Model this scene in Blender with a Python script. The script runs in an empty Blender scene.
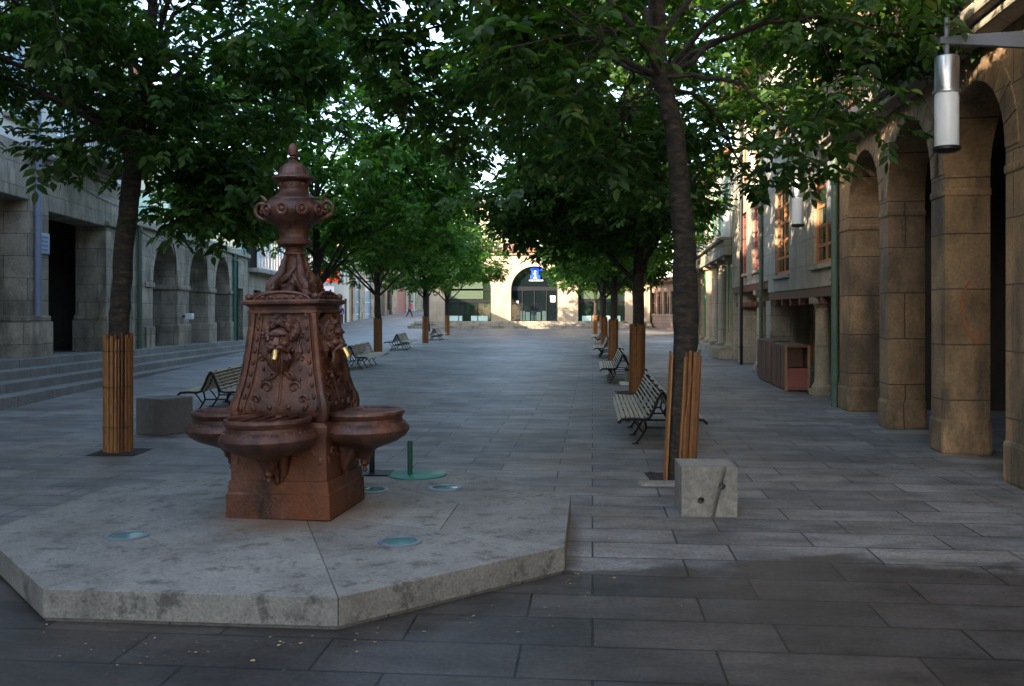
import bpy, bmesh, math, random
import numpy as np
from mathutils import Vector, Matrix
R = math.radians
C = bpy.context.scene.collection
SC = bpy.context.scene

# ------------------------------------------------------------------ camera, sky, sun
F, HOR, CAMH = 920.0, 311.0, 1.6
cam = bpy.data.cameras.new('camera'); camo = bpy.data.objects.new('camera', cam); C.objects.link(camo)
camo.location = (0, 0, CAMH); camo.rotation_euler = (R(90), 0, 0)
cam.sensor_width = 36.0; cam.lens = F / 1024 * 36; cam.shift_y = -(343 - HOR) / 1024
cam.clip_start = 0.1; cam.clip_end = 2000
SC.camera = camo
SUN_EL, SUN_AZ, SUN_STR, SKY_STR, EXPO = 19.0, 50.0, 3.2, 0.15, 2.62   # light travels towards (sin AZ, cos AZ)
w = bpy.data.worlds.new('World'); SC.world = w; w.use_nodes = True
nt = w.node_tree; bg = nt.nodes['Background']
sky = nt.nodes.new('ShaderNodeTexSky'); sky.sky_type = 'NISHITA'; sky.sun_disc = False
sky.sun_elevation = R(SUN_EL); sky.sun_rotation = R(180 + SUN_AZ); sky.air_density = 1.0; sky.dust_density = 1.2; sky.ozone_density = 1.2
wb = nt.nodes.new('ShaderNodeMix'); wb.data_type = 'RGBA'; wb.blend_type = 'MULTIPLY'; wb.inputs[0].default_value = 1.0
nt.links.new(sky.outputs[0], wb.inputs[6]); wb.inputs[7].default_value = (1.03, 1.0, 0.97, 1); nt.links.new(wb.outputs[2], bg.inputs[0]); bg.inputs[1].default_value = SKY_STR
sl = bpy.data.lights.new('sun', 'SUN'); sl.energy = SUN_STR; sl.angle = R(0.5); sl.color = (1, 0.82, 0.62)
so = bpy.data.objects.new('sun', sl); C.objects.link(so); so.location = (-30, -30, 30)
d = Vector((math.sin(R(SUN_AZ)) * math.cos(R(SUN_EL)), math.cos(R(SUN_AZ)) * math.cos(R(SUN_EL)), -math.sin(R(SUN_EL))))
so.rotation_euler = d.to_track_quat('-Z', 'Y').to_euler()
vs = SC.view_settings; vs.view_transform = 'Standard'; vs.look = 'None'; vs.gamma = 1; vs.exposure = EXPO
vs.use_curve_mapping = False

def at(px, py, Y):
    return Vector(((px - 512) / F * Y, Y, CAMH + (HOR - py) / F * Y))

# ------------------------------------------------------------------ materials
def new_mat(name):
    m = bpy.data.materials.new(name); m.use_nodes = True
    return m, m.node_tree, m.node_tree.nodes['Principled BSDF']
def nd(nt, t, **k):
    n = nt.nodes.new(t)
    for a, v in k.items(): setattr(n, a, v)
    return n
def mix(nt, fac, a, b, mode='MIX'):
    n = nt.nodes.new('ShaderNodeMix'); n.data_type = 'RGBA'; n.blend_type = mode
    for s, v in ((0, fac), (6, a), (7, b)):
        if hasattr(v, 'links') or hasattr(v, 'is_linked'): nt.links.new(v, n.inputs[s])
        elif isinstance(v, tuple): n.inputs[s].default_value = (*v, 1)
        else: n.inputs[s].default_value = v
    return n.outputs[2]
def noise(nt, vec, scale, detail=4, rough=0.55):
    n = nt.nodes.new('ShaderNodeTexNoise'); n.inputs['Scale'].default_value = scale
    n.inputs['Detail'].default_value = detail; n.inputs['Roughness'].default_value = rough
    if vec is not None: nt.links.new(vec, n.inputs['Vector'])
    return n.outputs[0]
def ramp(nt, fac, stops):
    n = nt.nodes.new('ShaderNodeValToRGB'); nt.links.new(fac, n.inputs[0])
    e = n.color_ramp.elements
    while len(e) < len(stops): e.new(0.5)
    for i, (p, c) in enumerate(stops):
        e[i].position = p; e[i].color = (*(c if isinstance(c, tuple) else (c, c, c)), 1)
    return n.outputs[0]
def bump(nt, b, h, strength, dist=0.01, prev=None):
    n = nt.nodes.new('ShaderNodeBump'); n.inputs['Strength'].default_value = strength; n.inputs['Distance'].default_value = dist
    nt.links.new(h, n.inputs['Height'])
    if prev is not None: nt.links.new(prev, n.inputs['Normal'])
    nt.links.new(n.outputs[0], b.inputs['Normal']); return n.outputs[0]
def objvec(nt): return nt.nodes.new('ShaderNodeTexCoord').outputs['Object']
def scaled(nt, v, s):
    m = nt.nodes.new('ShaderNodeMapping'); m.inputs['Scale'].default_value = s
    nt.links.new(v, m.inputs[0]); return m.outputs[0]

def simple(name, col, rough=0.6, metal=0.0, var=0.25, scale=8.0, bmp=0.2, emit=None, stretch=None):
    m, nt, b = new_mat(name)
    v = objvec(nt)
    if stretch: v = scaled(nt, v, stretch)
    n = noise(nt, v, scale, 5)
    c = mix(nt, n, tuple(x * (1 - var) for x in col), tuple(min(1, x * (1 + var)) for x in col))
    nt.links.new(c, b.inputs['Base Color']); b.inputs['Roughness'].default_value = rough; b.inputs['Metallic'].default_value = metal
    if bmp: bump(nt, b, n, bmp, 0.01)
    if emit: b.inputs['Emission Color'].default_value = (*emit[0], 1); b.inputs['Emission Strength'].default_value = emit[1]
    return m

def stone_mat(name, c1, c2, bw=0.85, bh=0.42, mortar=(0.12, 0.11, 0.09), dark=0.45, moss=(0.10, 0.10, 0.06), msize=0.012, stain=0.9):
    m, nt, b = new_mat(name)
    o = objvec(nt)
    sp = nd(nt, 'ShaderNodeSeparateXYZ'); nt.links.new(o, sp.inputs[0])
    ad = nd(nt, 'ShaderNodeMath', operation='ADD'); nt.links.new(sp.outputs[0], ad.inputs[0]); nt.links.new(sp.outputs[1], ad.inputs[1])
    cb = nd(nt, 'ShaderNodeCombineXYZ'); nt.links.new(ad.outputs[0], cb.inputs[0]); nt.links.new(sp.outputs[2], cb.inputs[1])
    # slightly wavy joints
    nn = nd(nt, 'ShaderNodeTexNoise'); nn.inputs['Scale'].default_value = 2.5; nt.links.new(o, nn.inputs[0])
    mm = nd(nt, 'ShaderNodeVectorMath', operation='MULTIPLY_ADD'); nt.links.new(nn.outputs[1], mm.inputs[0])
    mm.inputs[1].default_value = (0.03, 0.03, 0); nt.links.new(cb.outputs[0], mm.inputs[2])
    br = nd(nt, 'ShaderNodeTexBrick'); nt.links.new(mm.outputs[0], br.inputs['Vector'])
    br.inputs['Scale'].default_value = 1; br.inputs['Brick Width'].default_value = bw; br.inputs['Row Height'].default_value = bh
    br.inputs['Mortar Size'].default_value = msize; br.inputs['Mortar Smooth'].default_value = 0.3
    br.inputs['Color1'].default_value = (*c1, 1); br.inputs['Color2'].default_value = (*c2, 1); br.inputs['Mortar'].default_value = (*mortar, 1)
    n1 = noise(nt, o, 1.3, 9, 0.68); n2 = noise(nt, o, 26, 6, 0.75)
    st = ramp(nt, n1, [(0.30, dark), (0.62, 1.0)])
    c = mix(nt, stain, br.outputs[0], st, 'MULTIPLY')
    grn = ramp(nt, noise(nt, scaled(nt, o, (1.7, 1.7, 0.5)), 1.3, 9, 0.65), [(0.48, 0.0), (0.66, 0.85)])
    c = mix(nt, grn, c, moss)
    f = ramp(nt, n2, [(0.3, 0.55), (0.7, 1.2)])
    c = mix(nt, 0.85, c, f, 'MULTIPLY')
    nt.links.new(c, b.inputs['Base Color']); b.inputs['Roughness'].default_value = 0.88
    p = bump(nt, b, br.outputs[1], -0.6, 0.02); bump(nt, b, n2, 0.5, 0.012, p)
    return m

M = {}
M['stone_warm'] = stone_mat('stone_warm', (0.46, 0.285, 0.14), (0.33, 0.215, 0.12), 1.9, 0.62, mortar=(0.10, 0.075, 0.05), dark=0.30, moss=(0.085, 0.075, 0.05), msize=0.009)
M['stone_gray'] = stone_mat('stone_gray', (0.46, 0.40, 0.30), (0.38, 0.33, 0.25), 0.9, 0.5, msize=0.006, dark=0.55, moss=(0.24, 0.22, 0.16))
M['stone_left'] = stone_mat('stone_left', (0.50, 0.42, 0.31), (0.34, 0.29, 0.22), 0.95, 0.46, dark=0.35, msize=0.008)
M['stone_pale'] = stone_mat('stone_pale', (0.46, 0.40, 0.30), (0.38, 0.33, 0.25), 0.9, 0.42, dark=0.65)
M['stone_facade'] = stone_mat('stone_facade', (0.52, 0.41, 0.29), (0.45, 0.36, 0.26), 1.0, 0.5, mortar=(0.3, 0.24, 0.16), dark=0.8, moss=(0.4, 0.3, 0.18), msize=0.008)
M['shaft'] = stone_mat('column_shaft', (0.46, 0.37, 0.25), (0.40, 0.33, 0.23), 9, 0.95, dark=0.6, moss=(0.3, 0.26, 0.18), msize=0.006)
M['plaster'] = stone_mat('plaster', (0.60, 0.55, 0.45), (0.58, 0.53, 0.44), 8, 8, dark=0.75, moss=(0.45, 0.42, 0.34), msize=0.0)
M['plaster_cream'] = stone_mat('plaster_cream', (0.72, 0.60, 0.40), (0.70, 0.58, 0.39), 8, 8, dark=0.85, moss=(0.6, 0.5, 0.34), msize=0.0)
M['granite'] = stone_mat('granite', (0.27, 0.26, 0.24), (0.23, 0.225, 0.21), 1.3, 3.0, mortar=(0.06, 0.06, 0.06), dark=0.6, moss=(0.17, 0.17, 0.15), msize=0.008)
M['tile'] = simple('roof_tile', (0.30, 0.13, 0.07), 0.85, var=0.4, scale=5)
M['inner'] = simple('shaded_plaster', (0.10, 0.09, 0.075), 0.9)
M['shade_dark'] = simple('shade_darkened_stone', (0.06, 0.052, 0.042), 0.95, 0, 0.4, 4, 0.4)  # arcade interior shade put into the colour of the rear walls
M['plaster_white'] = simple('white_plaster', (0.66, 0.64, 0.58), 0.9, 0, 0.10, 2, 0.1)
M['black_iron'] = simple('black_iron', (0.012, 0.013, 0.015), 0.5, 0.3, 0.2, 30, 0.1)
M['green_paint'] = simple('green_paint', (0.02, 0.16, 0.045), 0.45, 0.0, 0.3, 10, 0.1)
M['dkgreen_paint'] = simple('dark_green_paint', (0.012, 0.075, 0.045), 0.5, 0.0, 0.4, 14, 0.1)
M['pipe_blue'] = simple('pipe_blue', (0.16, 0.19, 0.27), 0.5, 0.0, 0.25, 6)
M['pipe_green'] = simple('pipe_green', (0.07, 0.11, 0.075), 0.6, 0.0, 0.3, 6)
M['white_frame'] = simple('white_frame', (0.62, 0.64, 0.66), 0.5, 0.0, 0.1, 6)
M['orange_wood'] = simple('orange_wood', (0.42, 0.16, 0.06), 0.55, 0.0, 0.3, 10, stretch=(4, 4, 0.5))
M['red_wood'] = simple('red_wood', (0.22, 0.06, 0.045), 0.55, 0.0, 0.3, 10, stretch=(4, 4, 0.5))
M['brown_wood'] = simple('brown_wood', (0.13, 0.055, 0.03), 0.55, 0.0, 0.4, 10, stretch=(4, 4, 0.5))
M['tan_wood'] = simple('tan_wood', (0.28, 0.14, 0.07), 0.55, 0.0, 0.3, 10, stretch=(4, 4, 0.5))
M['dark_door'] = simple('dark_door', (0.02, 0.017, 0.015), 0.5)
M['steel'] = simple('steel', (0.50, 0.51, 0.53), 0.32, 0.9, 0.1, 20, 0.05)
M['grey_metal'] = simple('grey_metal', (0.20, 0.22, 0.26), 0.45, 0.3, 0.15, 10, 0.05)
M['opal'] = simple('opal_glass', (0.75, 0.77, 0.78), 0.25, 0, 0.05, 4, 0)
M['brass'] = simple('brass', (0.72, 0.50, 0.20), 0.25, 0.85, 0.15, 20, 0.1)
M['red_sign'] = simple('red_sign', (0.75, 0.03, 0.015), 0.4, emit=((1, 0.05, 0.02), 0.12))
M['pale_sign'] = simple('pale_sign', (0.8, 0.6, 0.5), 0.4, emit=((1, 0.5, 0.4), 0.08))
M['blue_sign'] = simple('blue_sign', (0.01, 0.05, 0.6), 0.4, emit=((0.02, 0.12, 1), 0.15))
M['white_sign'] = simple('white_sign', (0.8, 0.82, 0.85), 0.4, emit=((0.8, 0.9, 1), 0.08))
M['plate'] = simple('plate', (0.30, 0.42, 0.56), 0.3, 0, 0.08)
M['plate_ink'] = simple('plate_ink', (0.08, 0.17, 0.36), 0.4)
M['paper'] = simple('paper', (0.75, 0.75, 0.72), 0.6, 0, 0.05)
M['shop_white'] = simple('shop_white', (0.32, 0.45, 0.43), 0.5, emit=((0.7, 1, 0.95), 0.04))
M['shop_blue'] = simple('shop_blue', (0.40, 0.58, 0.70), 0.4, 0, 0.1)
M['soil'] = simple('soil', (0.03, 0.024, 0.018), 0.95, 0, 0.5, 40, 0.9)
M['skin'] = simple('skin', (0.45, 0.25, 0.17), 0.5, bmp=0)
M['red_cloth'] = simple('red_cloth', (0.65, 0.03, 0.05), 0.8)
M['dark_cloth'] = simple('dark_cloth', (0.02, 0.025, 0.035), 0.8)
M['violet_cloth'] = simple('violet_cloth', (0.06, 0.03, 0.22), 0.8)
M['hair'] = simple('hair', (0.02, 0.013, 0.01), 0.6)
M['block'] = None
M['green_sheet'] = simple('green_sheet', (0.03, 0.16, 0.10), 0.45, 0.1, 0.35, 8, 0.1)
M['teal'] = simple('teal_glass', (0.10, 0.42, 0.36), 0.25, 0, 0.15)
M['pink_wall'] = stone_mat('pink_wall', (0.38, 0.25, 0.19), (0.33, 0.21, 0.16), 0.5, 0.25, dark=0.7, moss=(0.3, 0.2, 0.16))

def glass_mat(name, col, rough=0.08):
    m, nt, b = new_mat(name)
    b.inputs['Base Color'].default_value = (*col, 1); b.inputs['Roughness'].default_value = rough
    b.inputs['Specular IOR Level'].default_value = 0.8
    n = noise(nt, objvec(nt), 1.2, 2); bump(nt, b, n, 0.08, 0.05)
    return m
M['glass'] = glass_mat('window_glass', (0.006, 0.010, 0.012), 0.03)
M['glass_green'] = glass_mat('window_glass_green', (0.014, 0.028, 0.018), 0.04)
M['glass_blue'] = glass_mat('window_glass_blue', (0.25, 0.38, 0.5))
M['lens'] = glass_mat('lamp_lens', (0.10, 0.22, 0.21), 0.12)

def rust_iron(k=0.6, nm='painted_cast_iron'):
    m, nt, b = new_mat(nm)
    o = objvec(nt)
    n1 = noise(nt, o, 5.0, 9, 0.72); n2 = noise(nt, o, 45, 6, 0.75); n3 = noise(nt, scaled(nt, o, (3, 3, 0.8)), 2.2, 5)
    c = ramp(nt, n1, [(0.34, (0.026, 0.013, 0.010)), (0.5, (0.080, 0.036, 0.025)), (0.64, (0.17, 0.078, 0.052))])
    s = ramp(nt, n3, [(0.62 - 0.25 * k, 0.0), (0.86 - 0.25 * k, k)])
    gp = nt.nodes.new('ShaderNodeNewGeometry'); pr = ramp(nt, gp.outputs['Pointiness'], [(0.42, 0.45), (0.5, 1.0), (0.6, 1.35)]); c = mix(nt, 0.8, c, pr, 'MULTIPLY')  # shading put into the colour: creases darker, edges lighter
    c = mix(nt, s, c, (0.20, 0.065, 0.022))
    c = mix(nt, 0.7, c, ramp(nt, n2, [(0.35, 0.45), (0.65, 1.25)]), 'MULTIPLY')
    nt.links.new(c, b.inputs['Base Color']); b.inputs['Roughness'].default_value = 0.42; b.inputs['Metallic'].default_value = 0.25
    bump(nt, b, n2, 0.6, 0.008)
    return m
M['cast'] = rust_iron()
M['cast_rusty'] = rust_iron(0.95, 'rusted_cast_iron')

def leaf_mat(name, a, b2, c3):
    m, nt, b = new_mat(name)
    g = nt.nodes.new('ShaderNodeNewGeometry')
    col = ramp(nt, g.outputs['Random Per Island'], [(0.0, a), (0.5, b2), (0.93, c3), (0.985, (0.13, 0.14, 0.03))])
    nt.links.new(col, b.inputs['Base Color']); b.inputs['Roughness'].default_value = 0.5
    tr = nt.nodes.new('ShaderNodeBsdfTranslucent'); c = mix(nt, 1.0, col, (1.3, 1.6, 0.5), 'MULTIPLY'); nt.links.new(c, tr.inputs[0])
    ms = nt.nodes.new('ShaderNodeMixShader'); ms.inputs[0].default_value = 0.5
    nt.links.new(b.outputs[0], ms.inputs[1]); nt.links.new(tr.outputs[0], ms.inputs[2])
    nt.links.new(ms.outputs[0], nt.nodes['Material Output'].inputs[0])
    return m
M['leaf'] = leaf_mat('leaves', (0.014, 0.04, 0.008), (0.038, 0.095, 0.015), (0.075, 0.15, 0.028))  # darker copy of the leaf colour, for crowns in less light
M['leaf_lit'] = leaf_mat('leaves_lit', (0.028, 0.085, 0.010), (0.07, 0.165, 0.02), (0.13, 0.24, 0.035))  # same leaf, lightened in colour for the better lit middle trees

def bark_mat():
    m, nt, b = new_mat('bark'); o = objvec(nt)
    n = noise(nt, scaled(nt, o, (1, 1, 2.6)), 9, 6, 0.65); n2 = noise(nt, scaled(nt, o, (5, 5, 1)), 9, 6, 0.7)
    c = ramp(nt, n, [(0.35, (0.012, 0.010, 0.008)), (0.52, (0.035, 0.028, 0.021)), (0.66, (0.085, 0.055, 0.033)), (0.8, (0.12, 0.10, 0.07))])
    nt.links.new(c, b.inputs['Base Color']); b.inputs['Roughness'].default_value = 0.9
    p = bump(nt, b, n, 0.8, 0.03); bump(nt, b, n2, 0.7, 0.02, p); return m
M['bark'] = bark_mat()
def cane_mat():
    m, nt, b = new_mat('cane')
    g = nt.nodes.new('ShaderNodeNewGeometry'); o = objvec(nt)
    c = ramp(nt, g.outputs['Random Per Island'], [(0, (0.13, 0.045, 0.012)), (0.5, (0.27, 0.11, 0.028)), (1, (0.40, 0.19, 0.06))])
    n = noise(nt, scaled(nt, o, (8, 8, 1.2)), 8, 5)
    c = mix(nt, 0.9, c, ramp(nt, n, [(0.3, 0.5), (0.65, 1.1)]), 'MULTIPLY')
    nt.links.new(c, b.inputs['Base Color']); b.inputs['Roughness'].default_value = 0.7; bump(nt, b, n, 0.4, 0.01); return m
M['cane'] = cane_mat()
M['slat'] = simple('weathered_slat', (0.37, 0.31, 0.21), 0.6, 0, 0.35, 14, 0.2, stretch=(4, 0.6, 4))

def ground_mat():
    m, nt, b = new_mat('paving')
    o = objvec(nt)
    mp = nd(nt, 'ShaderNodeMapping'); mp.inputs['Rotation'].default_value = (0, 0, R(5)); nt.links.new(o, mp.inputs[0]); v = mp.outputs[0]
    sp = nd(nt, 'ShaderNodeSeparateXYZ'); nt.links.new(o, sp.inputs[0])
    nw = nd(nt, 'ShaderNodeTexNoise'); nw.inputs['Scale'].default_value = 0.8; nt.links.new(o, nw.inputs[0])
    def brick(bw, bh, off, ms):
        br = nd(nt, 'ShaderNodeTexBrick'); nt.links.new(v, br.inputs['Vector']); br.offset = off
        br.inputs['Scale'].default_value = 1; br.inputs['Brick Width'].default_value = bw; br.inputs['Row Height'].default_value = bh
        br.inputs['Mortar Size'].default_value = ms; br.inputs['Mortar Smooth'].default_value = 0.2
        br.inputs['Color1'].default_value = (0.29, 0.265, 0.235, 1); br.inputs['Color2'].default_value = (0.165, 0.16, 0.15, 1)
        br.inputs['Mortar'].default_value = (0.035, 0.035, 0.035, 1); return br
    b1 = brick(0.92, 0.40, 0.37, 0.0075)
    n1 = noise(nt, o, 0.5, 10, 0.68); n2 = noise(nt, o, 38, 5, 0.8); n3 = noise(nt, scaled(nt, v, (0.7, 1.4, 1)), 2.2, 10, 0.72)
    c = b1.outputs[0]
    c = mix(nt, 0.85, c, ramp(nt, n1, [(0.36, 0.48), (0.6, 1.12)]), 'MULTIPLY')
    c = mix(nt, ramp(nt, noise(nt, o, 0.8, 5), [(0.5, 0.0), (0.7, 0.55)]), c, (0.17, 0.13, 0.085))
    c = mix(nt, 0.9, c, ramp(nt, n3, [(0.36, 0.5), (0.58, 1.1)]), 'MULTIPLY')
    c = mix(nt, 0.8, c, ramp(nt, n2, [(0.35, 0.55), (0.65, 1.25)]), 'MULTIPLY')
    # pale lime runs and specks
    vo = nd(nt, 'ShaderNodeTexVoronoi'); vo.inputs['Scale'].default_value = 5.0; nt.links.new(o, vo.inputs[0])
    spk = ramp(nt, vo.outputs['Distance'], [(0.035, 0.8), (0.05, 0.0)])
    spm = nd(nt, 'ShaderNodeMath', operation='MULTIPLY'); nt.links.new(spk, spm.inputs[0])
    nt.links.new(ramp(nt, noise(nt, o, 1.4, 3), [(0.55, 0), (0.62, 1)]), spm.inputs[1])
    c = mix(nt, spm.outputs[0], c, (0.5, 0.48, 0.42))
    # wetted (hosed) zone nearest the fountain front: irregular edge
    nz = noise(nt, scaled(nt, o, (0.6, 1.0, 1)), 1.1, 9, 0.66)
    ad = nd(nt, 'ShaderNodeMath', operation='MULTIPLY_ADD'); nt.links.new(nz, ad.inputs[0]); ad.inputs[1].default_value = 2.6
    nt.links.new(sp.outputs[1], ad.inputs[2])
    mr = nd(nt, 'ShaderNodeMapRange'); nt.links.new(ad.outputs[0], mr.inputs[0]); mr.inputs[1].default_value = 7.12; mr.inputs[2].default_value = 6.92
    wet = mr.outputs[0]
    c = mix(nt, wet, c, mix(nt, 1.0, c, (0.36, 0.34, 0.33), 'MULTIPLY'))
    nt.links.new(c, b.inputs['Base Color'])
    r = nd(nt, 'ShaderNodeMapRange'); nt.links.new(wet, r.inputs[0]); r.inputs[3].default_value = 0.60; r.inputs[4].default_value = 0.42
    nt.links.new(r.outputs[0], b.inputs['Roughness'])
    p = bump(nt, b, b1.outputs[1], -0.5, 0.008); bump(nt, b, n2, 0.35, 0.006, p)
    return m
M['paving'] = ground_mat()

def slab_mat():
    m, nt, b = new_mat('platform_granite'); o = objvec(nt)
    n1 = noise(nt, o, 2.2, 10, 0.74); n2 = noise(nt, o, 55, 5, 0.8); n3 = noise(nt, o, 6, 9, 0.75)
    c = ramp(nt, n1, [(0.30, (0.15, 0.14, 0.12)), (0.5, (0.265, 0.25, 0.215)), (0.7, (0.35, 0.33, 0.285))])
    c = mix(nt, 0.8, c, ramp(nt, n3, [(0.38, 0.35), (0.47, 1.0)]), 'MULTIPLY')
    gi = nt.nodes.new('ShaderNodeNewGeometry'); c = mix(nt, 0.9, c, ramp(nt, gi.outputs['Random Per Island'], [(0, 0.72), (1, 1.08)]), 'MULTIPLY')
    c = mix(nt, 0.85, c, ramp(nt, n2, [(0.35, 0.6), (0.65, 1.2)]), 'MULTIPLY')
    # rusty stain round the fountain foot
    ln = nd(nt, 'ShaderNodeVectorMath', operation='LENGTH'); nt.links.new(o, ln.inputs[0])
    a = nd(nt, 'ShaderNodeMath', operation='MULTIPLY_ADD'); nt.links.new(n3, a.inputs[0]); a.inputs[1].default_value = 0.5; nt.links.new(ln.outputs['Value'], a.inputs[2])
    s = ramp(nt, a.outputs[0], [(0.70, 0.55), (1.0, 0.0)]); c = mix(nt, s, c, (0.22, 0.13, 0.07))
    nt.links.new(c, b.inputs['Base Color']); b.inputs['Roughness'].default_value = 0.78
    p = bump(nt, b, n3, 0.25, 0.02); bump(nt, b, n2, 0.4, 0.006, p); return m
M['slab'] = slab_mat()
M['block'] = stone_mat('rough_block', (0.35, 0.32, 0.265), (0.34, 0.31, 0.26), 9, 9, dark=0.45, moss=(0.2, 0.18, 0.14), msize=0.0)

# ------------------------------------------------------------------ mesh helpers
class MB:
    def __init__(s): s.v = []; s.f = []
    def add(s, vs, fs):
        n = len(s.v); s.v += [tuple(p) for p in vs]; s.f += [tuple(i + n for i in f) for f in fs]
    def box(s, x0, x1, y0, y1, z0, z1):
        s.add([(x0, y0, z0), (x1, y0, z0), (x1, y1, z0), (x0, y1, z0), (x0, y0, z1), (x1, y0, z1), (x1, y1, z1), (x0, y1, z1)],
              [(0, 3, 2, 1), (4, 5, 6, 7), (0, 1, 5, 4), (1, 2, 6, 5), (2, 3, 7, 6), (3, 0, 4, 7)])
    def hexa(s, p): s.add(p, [(0, 3, 2, 1), (4, 5, 6, 7), (0, 1, 5, 4), (1, 2, 6, 5), (2, 3, 7, 6), (3, 0, 4, 7)])
    def tube(s, pts, rs, n=8, cap=True):
        pts = [Vector(p) for p in pts]
        if not hasattr(rs, '__len__'): rs = [rs] * len(pts)
        rings = []; prev = None
        for i, p in enumerate(pts):
            t = (pts[min(i + 1, len(pts) - 1)] - pts[max(i - 1, 0)])
            if t.length < 1e-9: t = Vector((0, 0, 1))
            t.normalize()
            if prev is None:
                a = Vector((1, 0, 0)) if abs(t.x) < 0.8 else Vector((0, 1, 0)); u = t.cross(a).normalized()
            else:
                u = (prev - t * prev.dot(t))
                u = u.normalized() if u.length > 1e-6 else t.orthogonal().normalized()
            prev = u; vv = t.cross(u)
            rings.append([p + (u * math.cos(2 * math.pi * k / n) + vv * math.sin(2 * math.pi * k / n)) * rs[i] for k in range(n)])
        vs = [q for r in rings for q in r]; fs = []
        for i in range(len(pts) - 1):
            for k in range(n):
                fs.append((i * n + k, i * n + (k + 1) % n, (i + 1) * n + (k + 1) % n, (i + 1) * n + k))
        if cap: fs.append(tuple(range(n))[::-1]); fs.append(tuple((len(pts) - 1) * n + k for k in range(n)))
        s.add(vs, fs)
    def lathe(s, prof, n=24, c=(0, 0, 0), fn=None):
        vs = []; fs = []
        for (r, z) in prof:
            for k in range(n):
                a = 2 * math.pi * k / n; rr = r * (fn(a, z) if fn else 1)
                vs.append((c[0] + rr * math.cos(a), c[1] + rr * math.sin(a), c[2] + z))
        for i in range(len(prof) - 1):
            for k in range(n):
                fs.append((i * n + k, i * n + (k + 1) % n, (i + 1) * n + (k + 1) % n, (i + 1) * n + k))
        fs.append(tuple(range(n))[::-1]); fs.append(tuple((len(prof) - 1) * n + k for k in range(n)))
        s.add(vs, fs)
    def sq(s, prof, sub=1):           # square frustum stack  (half, z)
        vs = []; fs = []
        for (h, z) in prof: vs += [(-h, -h, z), (h, -h, z), (h, h, z), (-h, h, z)]
        for i in range(len(prof) - 1):
            for k in range(4): fs.append((i * 4 + k, i * 4 + (k + 1) % 4, i * 4 + 4 + (k + 1) % 4, i * 4 + 4 + k))
        fs.append((3, 2, 1, 0)); n = len(prof) * 4; fs.append((n - 4, n - 3, n - 2, n - 1)); s.add(vs, fs)
    def ball(s, c, r, n=10, m=7, rot=None):
        if not hasattr(r, '__len__'): r = (r, r, r)
        vs = []; fs = []
        for i in range(m + 1):
            th = math.pi * i / m
            for k in range(n):
                a = 2 * math.pi * k / n
                p = Vector((r[0] * math.sin(th) * math.cos(a), r[1] * math.sin(th) * math.sin(a), r[2] * math.cos(th)))
                if rot: p = rot @ p
                vs.append(Vector(c) + p)
        for i in range(m):
            for k in range(n): fs.append((i * n + k, (i + 1) * n + k, (i + 1) * n + (k + 1) % n, i * n + (k + 1) % n))
        s.add(vs, fs)
    def xf(s, mat, i0=0):
        for i in range(i0, len(s.v)): s.v[i] = tuple(mat @ Vector(s.v[i]))
    def build(s, name, mat, parent=None, bevel=0, smooth=False, seg=2):
        me = bpy.data.meshes.new(name); me.from_pydata(s.v, [], s.f)
        bm = bmesh.new(); bm.from_mesh(me)
        bmesh.ops.remove_doubles(bm, verts=bm.verts, dist=1e-5)
        bmesh.ops.recalc_face_normals(bm, faces=bm.faces); bm.to_mesh(me); bm.free()
        if mat is not None: me.materials.append(M[mat] if isinstance(mat, str) else mat)
        if smooth:
            me.shade_smooth()
            try: me.set_sharp_from_angle(angle=R(38))
            except Exception: pass
        o = bpy.data.objects.new(name, me); C.objects.link(o)
        if parent: o.parent = parent
        if bevel:
            b = o.modifiers.new('bevel', 'BEVEL'); b.width = bevel; b.segments = seg; b.limit_method = 'ANGLE'; b.angle_limit = R(40)
        return o

def tag(o, label, cat, group=None, kind=None):
    if label: o['label'] = label
    if cat: o['category'] = cat
    if group: o['group'] = group
    if kind: o['kind'] = kind
    return o
def thing(name, label, cat, loc=(0, 0, 0), rz=0, group=None):
    o = bpy.data.objects.new(name, None); C.objects.link(o); o.location = loc; o.rotation_euler = (0, 0, rz); o.empty_display_size = 0.3
    return tag(o, label, cat, group)
def struct(name, mb, mat, **k): return tag(mb.build(name, mat, **k), None, None, None, 'structure')
def dup(root, loc, rz, label=None):
    r = root.copy(); C.objects.link(r); r.location = loc; r.rotation_euler = (0, 0, rz)
    if label: r['label'] = label
    for ch in list(root.children):
        c = ch.copy(); C.objects.link(c); c.parent = r
        for g in list(ch.children):
            dd = g.copy(); C.objects.link(dd); dd.parent = c
    return r

# ------------------------------------------------------------------ ground
def gz(Y): return 0.0 if Y < 60 else min((Y - 60) * 0.025, 1.75)
mb = MB()
ys = [-80, -20, 0, 10, 20, 40, 60] + list(range(65, 135, 5)) + [200, 700]
for i in range(len(ys) - 1):
    mb.add([(-400, ys[i], gz(ys[i])), (400, ys[i], gz(ys[i])), (400, ys[i + 1], gz(ys[i + 1])), (-400, ys[i + 1], gz(ys[i + 1]))], [(0, 1, 2, 3)])
struct('ground', mb, 'paving')
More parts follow.
